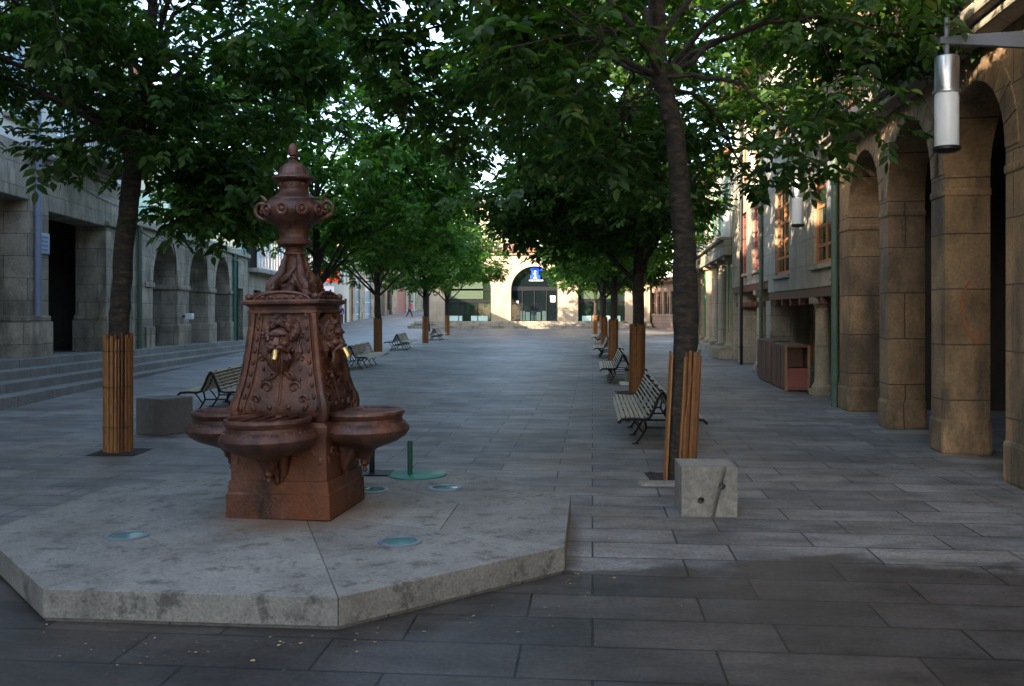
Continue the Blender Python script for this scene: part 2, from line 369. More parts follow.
# steps and raised walk along the left arcade; they sink into the plaza with distance
def zt(Y): return 0.66 - 0.0145 * (Y - 17)
XL = lambda Y: -8.25 - 0.092 * Y
XR = lambda Y: 3.6 + 0.12 * Y
mb = MB()
for k, off in enumerate((1.40, 1.0, 0.60, 0.20)):
    dz = (3 - k) * 0.165
    for y0, y1 in ((4, 61),):
        xb0, xb1 = (XL(y0) - 6, XL(y1) - 6) if k == 3 else (XL(y0) + off - 0.5, XL(y1) + off - 0.5)
        mb.hexa([(XL(y0) + off, y0, -0.9), (XL(y1) + off, y1, -0.9), (xb1, y1, -0.9), (xb0, y0, -0.9),
                 (XL(y0) + off, y0, zt(y0) - dz), (XL(y1) + off, y1, zt(y1) - dz), (xb1, y1, zt(y1) - dz - 0.003 * (k < 3)), (xb0, y0, zt(y0) - dz - 0.003 * (k < 3))])
struct('left_steps', mb, 'granite', bevel=0.012)
# steps in front of the far building
mb = MB()
for k, y0 in enumerate((70.4, 70.9, 71.4)):
    mb.box(-8.0 + 0.2 * k, 10.75, y0, 84 - k, -0.2, 0.46 + 0.17 * k)
struct('far_steps', mb, 'stone_pale', bevel=0.02)

# ------------------------------------------------------------------ buildings
class Bld:
    """local frame: u along the facade from p0 to p1, d = depth into the building"""
    def __init__(s, name, label, cat, p0, p1, side, z=0.0):
        a = math.atan2(p1[1] - p0[1], p1[0] - p0[0])
        s.root = thing(name, label, cat, (p0[0], p0[1], z), a); s.s = side; s.len = math.hypot(p1[0] - p0[0], p1[1] - p0[1])
    def box(s, mb, u0, u1, d0, d1, z0, z1): mb.box(u0, u1, min(s.s * d0, s.s * d1), max(s.s * d0, s.s * d1), z0, z1)
    def P(s, u, d, z): return (u, s.s * d, z)
    def wall(s, mb, u0, u1, z0, z1, ops, d0, d1):
        """ops: (ua, ub, za, zb, arch) ; arch -> semicircle springing at zb"""
        ops = sorted(ops); c = u0
        for (ua, ub, za, zb, arch) in ops:
            if ua > c: s.box(mb, c, ua, d0, d1, z0, z1)
            if za > z0: s.box(mb, ua, ub, d0, d1, z0, za)
            if not arch:
                if zb < z1: s.box(mb, ua, ub, d0, d1, zb, z1)
            else:
                r = (ub - ua) / 2; m = (ua + ub) / 2; N = 18
                rise = arch if arch is not True else r
                pts = [(m - r * math.cos(math.pi * i / N), zb + rise * math.sin(math.pi * i / N)) for i in range(N + 1)]
                for i in range(N):
                    (xa, z_a), (xb, z_b) = pts[i], pts[i + 1]
                    q = [s.P(xa, d0, z_a), s.P(xb, d0, z_b), s.P(xb, d0, z1), s.P(xa, d0, z1), s.P(xa, d1, z_a), s.P(xb, d1, z_b), s.P(xb, d1, z1), s.P(xa, d1, z1)]
                    mb.add(q, [(0, 1, 2, 3), (4, 5, 6, 7), (0, 1, 5, 4), (3, 2, 6, 7)])
            c = ub
        if c < u1: s.box(mb, c, u1, d0, d1, z0, z1)
    def voussoirs(s, mb, ua, ub, zs, t=0.34, n=11, proud=0.012, depth=0.05):
        r = (ub - ua) / 2; m = (ua + ub) / 2
        for i in range(n):
            a0 = math.pi * (i + 0.03) / n; a1 = math.pi * (i + 0.97) / n
            for (b0, b1) in ((a0, (a0 + a1) / 2), ((a0 + a1) / 2, a1)):
                p = []
                for d in (-proud, depth):
                    for (rr, b) in ((r + 0.003, b0), (r + 0.003, b1), (r + t, b1), (r + t, b0)):
                        p.append(s.P(m - rr * math.cos(b), d, zs + rr * math.sin(b)))
                mb.add(p, [(0, 1, 2, 3), (4, 5, 6, 7), (0, 1, 5, 4), (2, 3, 7, 6), (1, 2, 6, 5), (3, 0, 4, 7)])
    def window(s, ua, ub, za, zb, d=0.12, frame='white_frame', glass='glass', rows=3, cols=2, t=0.06, name='window', sill=True, label=None):
        mb = MB()
        s.box(mb, ua, ua + t, d, d + 0.07, za, zb); s.box(mb, ub - t, ub, d, d + 0.07, za, zb)
        s.box(mb, ua + t, ub - t, d, d + 0.07, zb - t, zb); s.box(mb, ua + t, ub - t, d, d + 0.07, za, za + t)
        for i in range(1, cols):
            u = ua + (ub - ua) * i / cols; s.box(mb, u - t / 2, u + t / 2, d + 0.004, d + 0.062, za + t, zb - t)
        for i in range(1, rows):
            z = za + (zb - za) * i / rows; s.box(mb, ua + t, ub - t, d + 0.014, d + 0.05, z - t / 3.2, z + t / 3.2)
        w = mb.build(name, frame, s.root)
        if label: w['label'] = label
        mp = MB(); s.box(mp, ua + 0.01, ub - 0.01, d + 0.03, d + 0.04, za + 0.01, zb - 0.01); mp.build('pane', glass, w)
        if sill:
            ms = MB(); s.box(ms, ua - 0.08, ub + 0.08, -0.07, 0.1, za - 0.09, za - 0.005); ms.build('sill', 'stone_gray', w, bevel=0.01)
        return w
    def part(s, mb, name, mat, **k): return mb.build(name, mat, s.root, **k)
    def pipe(s, u, z0, z1, mat, r=0.055, d=-0.09):
        mb = MB(); mb.tube([s.P(u, d, z0), s.P(u, d, z1)], r, 10)
        z = z0 + 0.5
        while z < z1: 
            mb.tube([s.P(u, d, z), s.P(u, d, z + 0.05)], r + 0.014, 10); z += 1.6
        return s.part(mb, 'downpipe', mat, smooth=True)
    def roof(s, u0, u1, d0, d1, z, over=0.45, h=1.0):
        mb = MB(); m = (d0 + d1) / 2
        p = [s.P(u0, d0 - over, z), s.P(u1, d0 - over, z), s.P(u1, m, z + h), s.P(u0, m, z + h), s.P(u0, d1, z), s.P(u1, d1, z)]
        q = [(a, b, c + 0.10) for a, b, c in p]
        mb.add(p + q, [(0, 1, 2, 3), (3, 2, 5, 4), (6, 7, 8, 9), (9, 8, 11, 10), (0, 1, 7, 6), (0, 3, 9, 6), (3, 4, 10, 9), (1, 2, 8, 7), (2, 5, 11, 8), (4, 5, 11, 10)])
        n = int((u1 - u0) / 0.24)
        for i in range(n):
            u = u0 + 0.12 + i * 0.24; mb.tube([s.P(u, d0 - over - 0.03, z + 0.11), s.P(u, m, z + h + 0.12)], 0.07, 6)
        s.part(mb, 'roof', 'tile')
        # gable infill
        return

def railing(b, u0, u1, d0, z0, z1, mat='black_iron', step=0.11, d1=None, name='railing', parent=None):
    mb = MB()
    b.box(mb, u0, u1, d0 - 0.02, d0 + 0.02, z1 - 0.04, z1); b.box(mb, u0, u1, d0 - 0.015, d0 + 0.015, z0 + 0.06, z0 + 0.09)
    u = u0
    while u <= u1:
        mb.tube([b.P(u, d0, z0), b.P(u, d0, z1 - 0.03)], 0.010, 6); u += step
    if d1 is not None:
        for uu in (u0, u1):
            b.box(mb, uu - 0.015, uu + 0.015, d0, d1, z1 - 0.04, z1)
            dd = d0 + step
            while dd < d1: mb.tube([b.P(uu, dd, z0), b.P(uu, dd, z1 - 0.03)], 0.010, 6); dd += step
    return mb.build(name, mat, parent or b.root)

def uR(Y): return Y * math.hypot(1, 0.12)
# --- right near arcade (R1)
b = Bld('arcade_building', 'sandstone arcade building with tall round arches and iron balcony in the right foreground', 'building', (3.6, 0), (3.6 + 0.12 * 20, 20), -1)
A = [(uR(8.64), uR(10.27)), (uR(10.72), uR(12.47)), (uR(12.88), uR(14.62))]
mb = MB()
ops = [(a, c, 0.0, 3.12, True) for a, c in A]
b.wall(mb, uR(5.4), uR(15.25), 0, 4.335, ops, 0, 0.48)
b.part(mb, 'wall', 'stone_warm', bevel=0.018)
for a, c in A:
    mb = MB(); b.voussoirs(mb, a, c, 3.12, 0.30); b.part(mb, 'arch_ring', 'stone_warm', bevel=0.006)
mb = MB()
edges = [(uR(8.0), A[0][0])] + [(A[i][1], A[i + 1][0]) for i in range(2)] + [(A[2][1], uR(15.25))]
for (a, c) in edges:
    mb = MB(); b.box(mb, a - 0.016, c + 0.016, -0.018, 0.497, 2.88, 2.97); b.part(mb, 'impost', 'stone_warm', bevel=0.02)
for (a, c) in edges:
    mb = MB(); b.box(mb, a - 0.028, c + 0.028, -0.03, 0.51, -0.02, 0.40); b.part(mb, 'pier_base', 'stone_warm', bevel=0.05)
mb = MB(); b.box(mb, uR(5.4), uR(15.25), 3.4, 3.8, 0, 4.33); b.box(mb, uR(15.0), uR(15.25), 0.48, 3.4, 0, 4.15); b.box(mb, uR(5.4), uR(5.8), 0.48, 3.4, 0, 4.15)
b.part(mb, 'rear_wall', 'shade_dark')
mb = MB(); b.box(mb, uR(5.4), uR(15.25), 0.485, 3.39, 4.16, 4.33); b.part(mb, 'ceiling', 'brown_wood')
for uu in (uR(9.3), uR(12.6)):
    mb = MB(); b.box(mb, uu, uu + 1.1, 3.34, 3.4, 0.0, 2.3); b.part(mb, 'door', 'dark_door', bevel=0.01)
mb = MB(); b.box(mb, uR(5.4), uR(15.2), -0.36, 0.4, 4.34, 4.47); b.box(mb, uR(5.4), uR(15.2), -0.26, -0.002, 4.24, 4.337)
bal = b.part(mb, 'balcony', 'stone_gray', bevel=0.03)
railing(b, uR(5.5), uR(15.1), -0.32, 4.47, 5.45, d1=0.0, parent=bal)
mb = MB(); wops = []
for k in range(4):
    wops.append((uR(7.2 + 2.3 * k), uR(7.2 + 2.3 * k) + 1.0, 4.50, 7.0, False))
b.wall(mb, uR(5.4), uR(15.25), 4.475, 8.6, wops, 0.0, 0.3)
b.part(mb, 'upper_wall', 'stone_warm')
for (ua, ub, za, zb, _) in wops: b.window(ua, ub, za + 0.02, zb, 0.12, 'orange_wood', rows=4, sill=False, name='balcony_door')
mb = MB(); b.box(mb, uR(5.4), uR(15.25), 0.31, 8, 4.475, 8.6); b.part(mb, 'core', 'inner')
b.roof(uR(5.4), uR(15.25), 0, 8, 8.6)
b.pipe(uR(15.33), 0, 7.6, 'pipe_green', 0.06, -0.06)
mb = MB()  
pts = [(970, 280), (964, 290), (961, 303), (963, 318), (968, 334), (976, 344), (980, 338), (979, 326)]
mb.tube([b.P(uR(10.27) - 0.004, at(x, y, 10.25).x - 4.83, at(x, y, 10.25).z) for x, y in pts], [0.006, 0.010, 0.012, 0.010, 0.012, 0.014, 0.010, 0.005], 6)
b.part(mb, 'painted_mark', simple('orange_paint', (0.42, 0.12, 0.03), 0.7, 0, 0.3, 30))
R1 = b

# --- right jettied house (R2)
b = Bld('jettied_house', 'grey stone house with orange framed windows jutting over stone columns', 'building', (XR(15.4), 15.4), (XR(30.2), 30.2), -1)
Lr = b.len; U = lambda Y: uR(Y) - uR(15.4)
W2 = [(15.75, 17.35, 2.45, 4.25), (19.9, 21.7, 2.42, 4.4), (24.3, 25.5, 2.7, 4.5), (26.7, 27.9, 2.7, 4.5)]
mb = MB(); ops = [(U(a), U(c), z0, z1, False) for a, c, z0, z1 in W2]
b.wall(mb, 0.02, U(22.75), 2.05, 4.9, ops[:2], 0, 0.35); b.wall(mb, U(22.75), U(30.2), 2.35, 4.9, ops[2:], 0, 0.35)
b.part(mb, 'wall', 'stone_gray', bevel=0.01)
ops2 = [(a, c, 5.3, 6.8, False) for a, c, *_ in ops]
mb = MB(); b.wall(mb, 0.02, U(30.2), 4.903, 7.75, ops2, 0.01, 0.35); b.part(mb, 'upper_wall', 'plaster')
for i, (a, c, z0, z1, _) in enumerate(ops): b.window(a, c, z0, z1, 0.06, 'orange_wood' if i < 2 else 'red_wood', 'glass_green', rows=5, t=0.085)
for (a, c, z0, z1, _) in ops2: b.window(a, c, z0, z1, 0.08, 'orange_wood', rows=3)
mb = MB(); b.box(mb, 0.02, Lr, 0.36, 7, 2.36, 7.75); b.part(mb, 'core', 'inner')
mb = MB(); b.box(mb, 0.02, U(22.75), 0.02, 2.4, 1.86, 2.045); b.box(mb, U(22.75), Lr, 0.02, 2.4, 2.16, 2.345)
for k in range(14): b.box(mb, 0.3 + k * 1.05, 0.45 + k * 1.05, 0.03, 2.4, 1.72, 1.858)
b.part(mb, 'beam', 'brown_wood', bevel=0.01)
mb = MB(); b.wall(mb, 0.02, Lr, 0, 1.86, [(1.3, 2.4, 0, 1.8, False), (5, 6.1, 0, 1.8, False), (9.6, 10.6, 0, 1.8, False), (12.4, 13.4, 0, 1.8, False)], 2.4, 2.8)
b.part(mb, 'ground_floor_wall', 'stone_warm')
for u in (1.3, 5, 9.6, 12.4):
    mb = MB(); b.box(mb, u, u + 1.1, 2.55, 2.6, 0, 1.8); b.part(mb, 'door', 'tan_wood' if u < 2 else 'dark_door')
def column(b, u, d, z0, z1, r, mat='shaft'):
    mb = MB(); h = z1 - z0
    mb.box(u - r * 1.45, u + r * 1.45, b.s * d - r * 1.45, b.s * d + r * 1.45, z0, z0 + 0.12)
    mb.lathe([(r * 1.35, 0.12), (r * 1.38, 0.16), (r * 1.1, 0.22), (r, 0.27), (r * 0.97, h * 0.5), (r * 0.9, h - 0.26), (r * 1.0, h - 0.25), (r * 1.0, h - 0.22), (r * 0.9, h - 0.21), (r * 1.25, h - 0.12)], 20, (u, b.s * d, z0))
    mb.box(u - r * 1.4, u + r * 1.4, b.s * d - r * 1.4, b.s * d + r * 1.4, z1 - 0.12, z1)
    return b.part(mb, 'column', mat, smooth=True, bevel=0.006)
column(b, U(17.55), 0.22, 0, 1.86, 0.155); column(b, U(25.2), 0.22, 0, 2.16, 0.15); column(b, U(19.6), 1.2, 0, 1.86, 0.14)
for a, c, dd, zz in ((22.6, 23.3, 0.6, 1.858), (28.4, 28.9, 0.6, 2.158), (29.9, 30.2, 2.39, 2.158)):
    mb = MB(); b.box(mb, U(a), U(c), 0.03, dd, 0, zz); b.part(mb, 'pier', 'stone_gray', bevel=0.02)
b.pipe(U(23.5), 0, 7.6, 'pipe_green', 0.05, -0.06); b.pipe(U(27.4), 0, 7.6, 'black_iron', 0.05, -0.06)
b.roof(0.02, Lr, 0, 7, 7.75, 0.7)

# --- right colonnade house (R3)
b = Bld('colonnade_house', 'stone house with a row of tall round columns and green shutters above', 'building', (XR(30.4), 30.4), (XR(50), 50), -1)
Lr = b.len
mb = MB(); b.box(mb, 0, Lr, -0.35, 3, 0, 0.28); b.part(mb, 'plinth', 'stone_pale', bevel=0.02)
for k in range(8): column(b, 0.7 + k * 2.55, 0.1, 0.28, 3.45, 0.2, 'shaft')
mb = MB(); b.box(mb, 0, Lr, -0.25, 0.5, 3.452, 3.95); b.box(mb, 0, Lr, -0.38, 0.3, 3.952, 4.06); b.part(mb, 'entablature', 'stone_pale', bevel=0.02)
mb = MB(); b.wall(mb, 0, Lr, 0.28, 3.45, [(1.4 + 3.4 * k, 2.6 + 3.4 * k, 0.28, 2.6, False) for k in range(5)], 1.8, 2.2); b.box(mb, 0, 0.3, 0.4, 1.8, 0.28, 3.45); b.part(mb, 'rear_wall', 'stone_warm')
for k in range(5):
    mb = MB(); b.box(mb, 1.4 + 3.4 * k, 2.6 + 3.4 * k, 1.95, 2.0, 0.28, 2.6); b.part(mb, 'door', 'tan_wood')
mb = MB(); ops = [(1.0 + 2.3 * k, 2.1 + 2.3 * k, 4.5, 6.2, False) for k in range(13)]
b.wall(mb, 0, Lr, 4.063, 6.8, ops, 0, 0.3); b.part(mb, 'upper_wall', 'plaster')
for (a, c, z0, z1, _) in ops: b.window(a, c, z0, z1, 0.02, 'green_paint', 'glass_green', rows=4, t=0.14)
mb = MB(); b.box(mb, 0, Lr, 0.31, 7, 4.063, 6.8); b.box(mb, 0, Lr, 0.5, 2.2, 3.5, 4.06); b.part(mb, 'core', 'inner')
b.roof(0, Lr, 0, 7, 6.8)

# --- low dark glazed building and beige cottage at the far right corner
b = Bld('glazed_pavilion', 'low building with dark windows over a pinkish brick base, right of the far arches', 'building', (10.85, 73), (12.2, 65), 1, gz(66))
mb = MB(); ops = [(0.6 + 1.5 * k, 1.8 + 1.5 * k, 1.2, 2.9, False) for k in range(5)]
b.wall(mb, 0, b.len, -0.3, 3.6, ops, 0, 0.3); b.part(mb, 'wall', 'pink_wall')
for (a, c, z0, z1, _) in ops: b.window(a, c, z0, z1, 0.1, 'brown_wood', 'glass', rows=2)
mb = MB(); b.box(mb, 0, b.len, 0.31, 8, -0.3, 3.6); b.part(mb, 'core', 'inner')
mb = MB(); b.box(mb, -0.3, b.len + 0.2, -0.7, 8, 3.6, 3.9); b.part(mb, 'eave', 'brown_wood')
b = Bld('beige_cottage', 'low beige cottage with sloping tiled roof behind the green posts', 'building', (12.25, 64.9), (11.6, 52), 1, 0)
mb = MB(); b.wall(mb, 0, b.len, 0, 3.9, [(3, 3.9, 0, 2.6, False), (8, 9, 0.9, 2.4, False)], 0, 0.3); b.part(mb, 'wall', 'stone_facade')
mb = MB(); b.box(mb, 3, 3.9, 0.12, 0.16, 0, 2.6); b.part(mb, 'door', 'dark_door'); b.window(8, 9, 0.9, 2.4, frame='brown_wood')
mb = MB(); b.box(mb, 0, b.len, 0.31, 7, 0, 3.9); b.part(mb, 'core', 'inner'); b.roof(0, b.len, 0, 7, 3.9, 0.6, 1.6)

# --- far facade with three glazed arches
b = Bld('tourist_office', 'long low sandstone building with three glazed round arches closing the far end of the plaza', 'building', (-6.65, 72), (10.8, 72), 1, 0.8)
Xo = 6.65; AR = [(-5.27, -1.62), (-0.08, 3.62), (5.17, 8.9)]
mb = MB(); ops = [(a + Xo, c + Xo, 0, 2.45, True) for a, c in AR] + [(9.75 + Xo, 10.0 + Xo, 0.1, 1.9, False)]
b.wall(mb, 0, b.len, 0, 5.2, ops, 0, 0.7); b.part(mb, 'wall', 'stone_facade', bevel=0.02)
for (a, c) in AR:
    mb = MB(); b.voussoirs(mb, a + Xo, c + Xo, 2.45, 0.5, 13, 0.02); b.part(mb, 'arch_ring', 'stone_facade')
mb = MB(); b.box(mb, -0.2, b.len + 0.2, -0.22, 0.2, 5.203, 5.4); b.part(mb, 'cornice', 'stone_facade', bevel=0.03)
mb = MB(); b.box(mb, 0, b.len, 4.5, 11, 0, 5.2); b.box(mb, 0, b.len, 0.7, 4.5, 4.4, 5.2); b.box(mb, 0, 0.4, 0.7, 4.5, 0, 4.4); b.box(mb, b.len - 0.4, b.len, 0.7, 4.5, 0, 4.4); b.part(mb, 'core', 'inner')
b.roof(-0.2, b.len + 0.2, 0, 11, 5.41, 0.45, 0.7)
for i, (a, c) in enumerate(AR):
    a += Xo; c += Xo; m = (a + c) / 2; r = (c - a) / 2; N = 24
    mb = MB()
    for dd in (0.45,):
        pts = [(a, 0)] + [(m - r * math.cos(math.pi * k / N), 2.45 + r * math.sin(math.pi * k / N)) for k in range(N + 1)] + [(c, 0)]
        mb.tube([b.P(x, dd, z) for x, z in pts], 0.09, 6)
    for u in ((m - 0.95, m, m + 0.95) if i == 1 else (m - 0.75, m + 0.75)): b.box(mb, u - 0.04, u + 0.04, 0.41, 0.49, 0, 2.45)
    b.box(mb, a, c, 0.40, 0.50, 2.4, 2.72 if i == 1 else 2.55)
    if i != 1: b.box(mb, a, c, 0.40, 0.50, 1.45, 1.7)
    fr = b.part(mb, 'window' if i != 1 else 'entrance', 'black_iron')
    mb = MB(); pp = [b.P(x, 0.46, z) for x, z in pts]; qq = [b.P(x, 0.475, z) for x, z in pts]; n = len(pp)
    mb.add(pp + qq, [tuple(range(n)), tuple(range(n, 2 * n))[::-1]]); mb.build('pane', 'glass' if i == 1 else 'glass_green', fr)
    if i != 1:
        mb = MB(); b.box(mb, a + 0.35, a + 1.35, 0.415, 0.43, 0.02, 0.42); b.box(mb, a + 2.05, a + 3.35, 0.415, 0.43, 0.02, 0.42); mb.build('lit_panel', 'shop_white', fr)
        mb = MB(); b.box(mb, a + 0.3, a + 3.0, 0.40, 0.43, 1.75, 3.4); mb.build('reflection_band', simple('reflection_green', (0.055, 0.085, 0.05), 0.6), fr)  # green sheet over the panes stands in for their reflection
    else:
        mb = MB()
        for k, u in enumerate((0.75, 1.15, 1.6, 2.0, 2.45)): b.box(mb, a + u, a + u + 0.34, 0.42, 0.435, 0.04, 0.72 + 0.08 * (k % 2 == 0))
        mb.build('display_board', simple('display', (0.04, 0.075, 0.075), 0.4), fr)
        mb = MB(); b.box(mb, c - 0.6, c - 0.22, 0.42, 0.435, 1.5, 1.78); b.box(mb, c - 0.62, c - 0.2, 0.42, 0.435, 1.8, 2.0); b.box(mb, a + 0.38, a + 0.6, 0.42, 0.435, 1.42, 1.6); mb.build('notice', 'paper', fr)
        # blue information sign: a blue rounded emblem with a white i over a white bar
        sg = MB(); x0 = a + 1.52; b.box(sg, x0, x0 + 0.78, 0.33, 0.39, 3.3, 3.62); b.box(sg, x0 + 0.12, x0 + 0.66, 0.33, 0.39, 3.62, 4.2); b.box(sg, x0 + 0.02, x0 + 0.95, 0.33, 0.39, 3.95, 4.18)
        s1 = sg.build('emblem', 'blue_sign', fr, bevel=0.05)
        sg = MB(); b.box(sg, x0 + 0.32, x0 + 0.44, 0.305, 0.325, 3.36, 3.78); b.box(sg, x0 + 0.26, x0 + 0.34, 0.305, 0.325, 3.70, 3.78); b.box(sg, x0 + 0.24, x0 + 0.52, 0.305, 0.325, 3.34, 3.41); b.box(sg, x0 + 0.33, x0 + 0.45, 0.305, 0.325, 3.86, 3.97)
        sg.build('letter', 'white_sign', s1)
        sg = MB(); b.box(sg, x0 - 0.1, x0 + 1.0, 0.33, 0.36, 3.16, 3.24); sg.build('white_strip', 'white_sign', fr)
mb = MB(); b.box(mb, 9.75 + Xo, 10.0 + Xo, 0.3, 0.34, 0.1, 1.9); b.part(mb, 'door', 'dark_door')
# --- taller sunlit house behind
b = Bld('cream_town_house', 'tall cream town house with a tiled roof showing above the low arched building', 'building', (-9.5, 100), (-0.5, 100), 1, 1.0)
mb = MB(); ops = [(0.8 + 2.1 * k, 1.9 + 2.1 * k, z, z + 1.7, False) for k in range(4) for z in (6.4,)]
b.wall(mb, 0, b.len, 0, 9.0, ops, 0, 0.3); ops3 = [(a, c, 9.6, 11.2, False) for a, c, *_ in ops]; b.wall(mb, 0, b.len, 9.0, 12.0, ops3, 0, 0.3); b.part(mb, 'wall', 'plaster_cream')
for (a, c, z0, z1, _) in ops + ops3: b.window(a, c, z0, z1)
mb = MB(); b.box(mb, 0, b.len, 0.31, 9, 0, 12.0); b.part(mb, 'core', 'plaster_cream'); b.roof(-0.3, b.len + 0.3, 0, 9, 12.0)

# --- left: L1 portico house
def uL(Y): return Y * math.hypot(1, 0.092)
b = Bld('portico_house', 'grey stone house with a dark square portico between heavy piers, at the left edge', 'building', (XL(12), 12), (XL(25.7), 25.7), 1)
U = lambda Y: uL(Y) - uL(12)
mb = MB(); b.wall(mb, 0, b.len, 0.3, 5.0, [(U(14.0), U(19.05), 0.3, 3.9, False), (U(20.05), U(23.6), 0.3, 3.77, False)], 0, 0.75); b.part(mb, 'wall', 'stone_left', bevel=0.02)
for a, c in ((12, 14.0), (19.05, 20.05), (23.6, 25.65)):
    mb = MB(); b.box(mb, U(a) - 0.06 * (a > 12), U(c) + 0.06, -0.08, 0.82, 0.3, 1.38); b.box(mb, U(a) - 0.03 * (a > 12), U(c) + 0.03, -0.045, 0.79, 1.38, 1.5); b.part(mb, 'pier_base', 'stone_left', bevel=0.03)
    mb = MB(); b.box(mb, U(a) - 0.07 * (a > 12), U(c) + 0.07, -0.10, 0.85, 4.86 if a < 20 and a > 15 else 3.78, 4.98 if a < 20 and a > 15 else 3.9); b.part(mb, 'capital', 'stone_left', bevel=0.03)
mb = MB(); b.wall(mb, 0, b.len, 0.3, 5.0, [(U(16), U(17.4), 0.3, 3.0, False), (U(22.5), U(24), 0.3, 3.2, False)], 3.2, 3.6); b.box(mb, U(24.9), U(25.7), 0.75, 3.2, 0.3, 5); b.box(mb, 0, 0.4, 0.75, 3.2, 0.3, 5.0); b.part(mb, 'rear_wall', 'shade_dark')
mb = MB(); b.box(mb, U(16), U(17.4), 3.35, 3.4, 0.3, 3.0); b.box(mb, U(22.5), U(24), 3.35, 3.4, 0.3, 3.2); b.part(mb, 'door', 'dark_door')
mb = MB(); b.box(mb, 0, b.len, 0.75, 3.2, 4.8, 5.0); b.part(mb, 'ceiling', 'brown_wood')
mb = MB(); ops = [(U(12.8 + 2.6 * k), U(12.8 + 2.6 * k) + 1.15, 5.5, 7.7, False) for k in range(5)]
b.wall(mb, 0, b.len, 5.003, 8.4, ops, 0.03, 0.4); ops4 = [(a, c, 8.6, 9.9, False) for a, c, *_ in ops]; b.wall(mb, 0, b.len, 8.4, 10.4, ops4, 0.03, 0.4); b.part(mb, 'upper_wall', 'plaster_white')
for (a, c, z0, z1, _) in ops + ops4: b.window(a, c, z0, z1, 0.12, 'white_frame', 'glass_blue', rows=4)
mb = MB(); b.box(mb, 0, b.len, 0.41, 9, 5.003, 10.4); b.part(mb, 'core', 'inner'); b.roof(0, b.len, 0, 9, 10.4)
mb = MB(); b.box(mb, U(20.6), U(24.6), -0.7, 0.03, 5.1, 5.24); bl = b.part(mb, 'balcony', 'stone_left', bevel=0.02); railing(b, U(20.65), U(24.55), -0.65, 5.24, 6.2, d1=0.0, parent=bl)
b.pipe(U(19.25), 1.5, 10.8, 'pipe_blue', 0.07, -0.10)
L1 = b
# --- L2 arcade
b = Bld('stepped_arcade', 'low stone arcade of round arches raised on the left steps with a terrace above', 'building', (XL(25.75), 25.75), (XL(42.3), 42.3), 1)
U = lambda Y: uL(Y) - uL(25.75)
AL = [(27.65, 30.4), (31.85, 34.6), (35.75, 38.4)]
mb = MB(); b.wall(mb, 0, b.len, 0.1, 4.0, [(U(a), U(c), 0.1, 2.45, True) for a, c in AL] + [(U(39.6), U(41.2), 0.1, 2.6, False)], 0, 0.8); b.part(mb, 'wall', 'stone_left', bevel=0.02)
for a, c in AL:
    mb = MB(); b.voussoirs(mb, U(a), U(c), 2.45, 0.32, 13); b.part(mb, 'arch_ring', 'stone_pale')
for a, c in ((26.9, 27.65), (30.4, 31.85), (34.6, 35.75), (38.4, 39.3)):
    mb = MB(); b.box(mb, U(a) - 0.06, U(c) + 0.06, -0.06, 0.86, 2.30, 2.45); b.part(mb, 'impost', 'stone_left', bevel=0.03)
    mb = MB(); b.box(mb, U(a) - 0.05, U(c) + 0.05, -0.07, 0.87, 0.1, 1.15); b.part(mb, 'pier_base', 'stone_left', bevel=0.04)
mb = MB(); b.box(mb, -0.05, b.len, -0.14, 0.5, 4.003, 4.2); b.part(mb, 'cornice', 'stone_pale', bevel=0.03)
mb = MB(); b.box(mb, 0, b.len, 3.2, 3.6, 0.1, 4.0); b.box(mb, U(42), b.len, 0.8, 3.2, 0.1, 4); b.box(mb, 0, 0.3, 0.8, 3.2, 0.1, 4); b.part(mb, 'rear_wall', 'shade_dark')
for k in range(3):
    mb = MB(); b.box(mb, 3 + 4.2 * k, 4.4 + 4.2 * k, 3.14, 3.2, 0.2, 2.7); b.part(mb, 'door', 'dark_door')
mb = MB(); b.box(mb, 0, b.len, 0.5, 6, 4.003, 4.12); b.box(mb, 0, b.len, 0.8, 3.2, 3.8, 4.0); b.part(mb, 'terrace', 'stone_pale')
mb = MB()
for k in range(9): b.box(mb, 0.1 + 1.8 * k, 1.8 + 1.8 * k, 0.0, 0.03, 4.3, 5.05)
g = b.part(mb, 'terrace_screen', 'teal'); railing(b, 0.05, b.len - 0.05, 0.06, 4.2, 5.15, 'white_frame', 0.9)
mb = MB(); uu = [0.2 + 1.0 * k for k in range(16)]
pts = [b.P(u, -0.17, 3.85 - 0.12 * (k % 2)) for k, u in enumerate(uu)]; mb.tube(pts, 0.022, 6)
for a, c in AL[:2]:
    m = (U(a) + U(c)) / 2; mb.tube([b.P(m + 1.0 * math.cos(t), -0.05, 3.1 + 0.85 * math.sin(t)) for t in np.linspace(1.5, -0.4, 8)], 0.02, 6)
b.part(mb, 'cable', 'black_iron')
b.pipe(U(26.1), 0.2, 4.0, 'pipe_green', 0.07); b.pipe(U(38.95), 0.2, 4.0, 'green_sheet', 0.07); b.pipe(U(39.4), 0.2, 4.0, 'black_iron', 0.06)
# set-back upper block with the sunlit gable
b = Bld('cream_house_behind', 'tall cream house set back behind the arcade terrace, its sunny side showing through leaves', 'building', (XL(31) - 3.0, 31), (XL(44) - 3.0, 44), 1)
mb = MB(); ops = [(0.9 + 2.5 * k, 2.0 + 2.5 * k, z, z + 1.6, False) for k in range(5) for z in (5.2,)]
b.wall(mb, 0, b.len, 0, 7.4, ops, 0, 0.3); ops5 = [(a, c, 7.9, 9.4, False) for a, c, *_ in ops]; b.wall(mb, 0, b.len, 7.4, 10.4, ops5, 0, 0.3)
b.box(mb, 0, b.len, 0.31, 8, 0, 10.4); b.part(mb, 'wall', 'plaster_cream')
for (a, c, z0, z1, _) in ops + ops5: b.window(a, c, z0, z1)
b.roof(-0.2, b.len, 0, 8, 10.4)
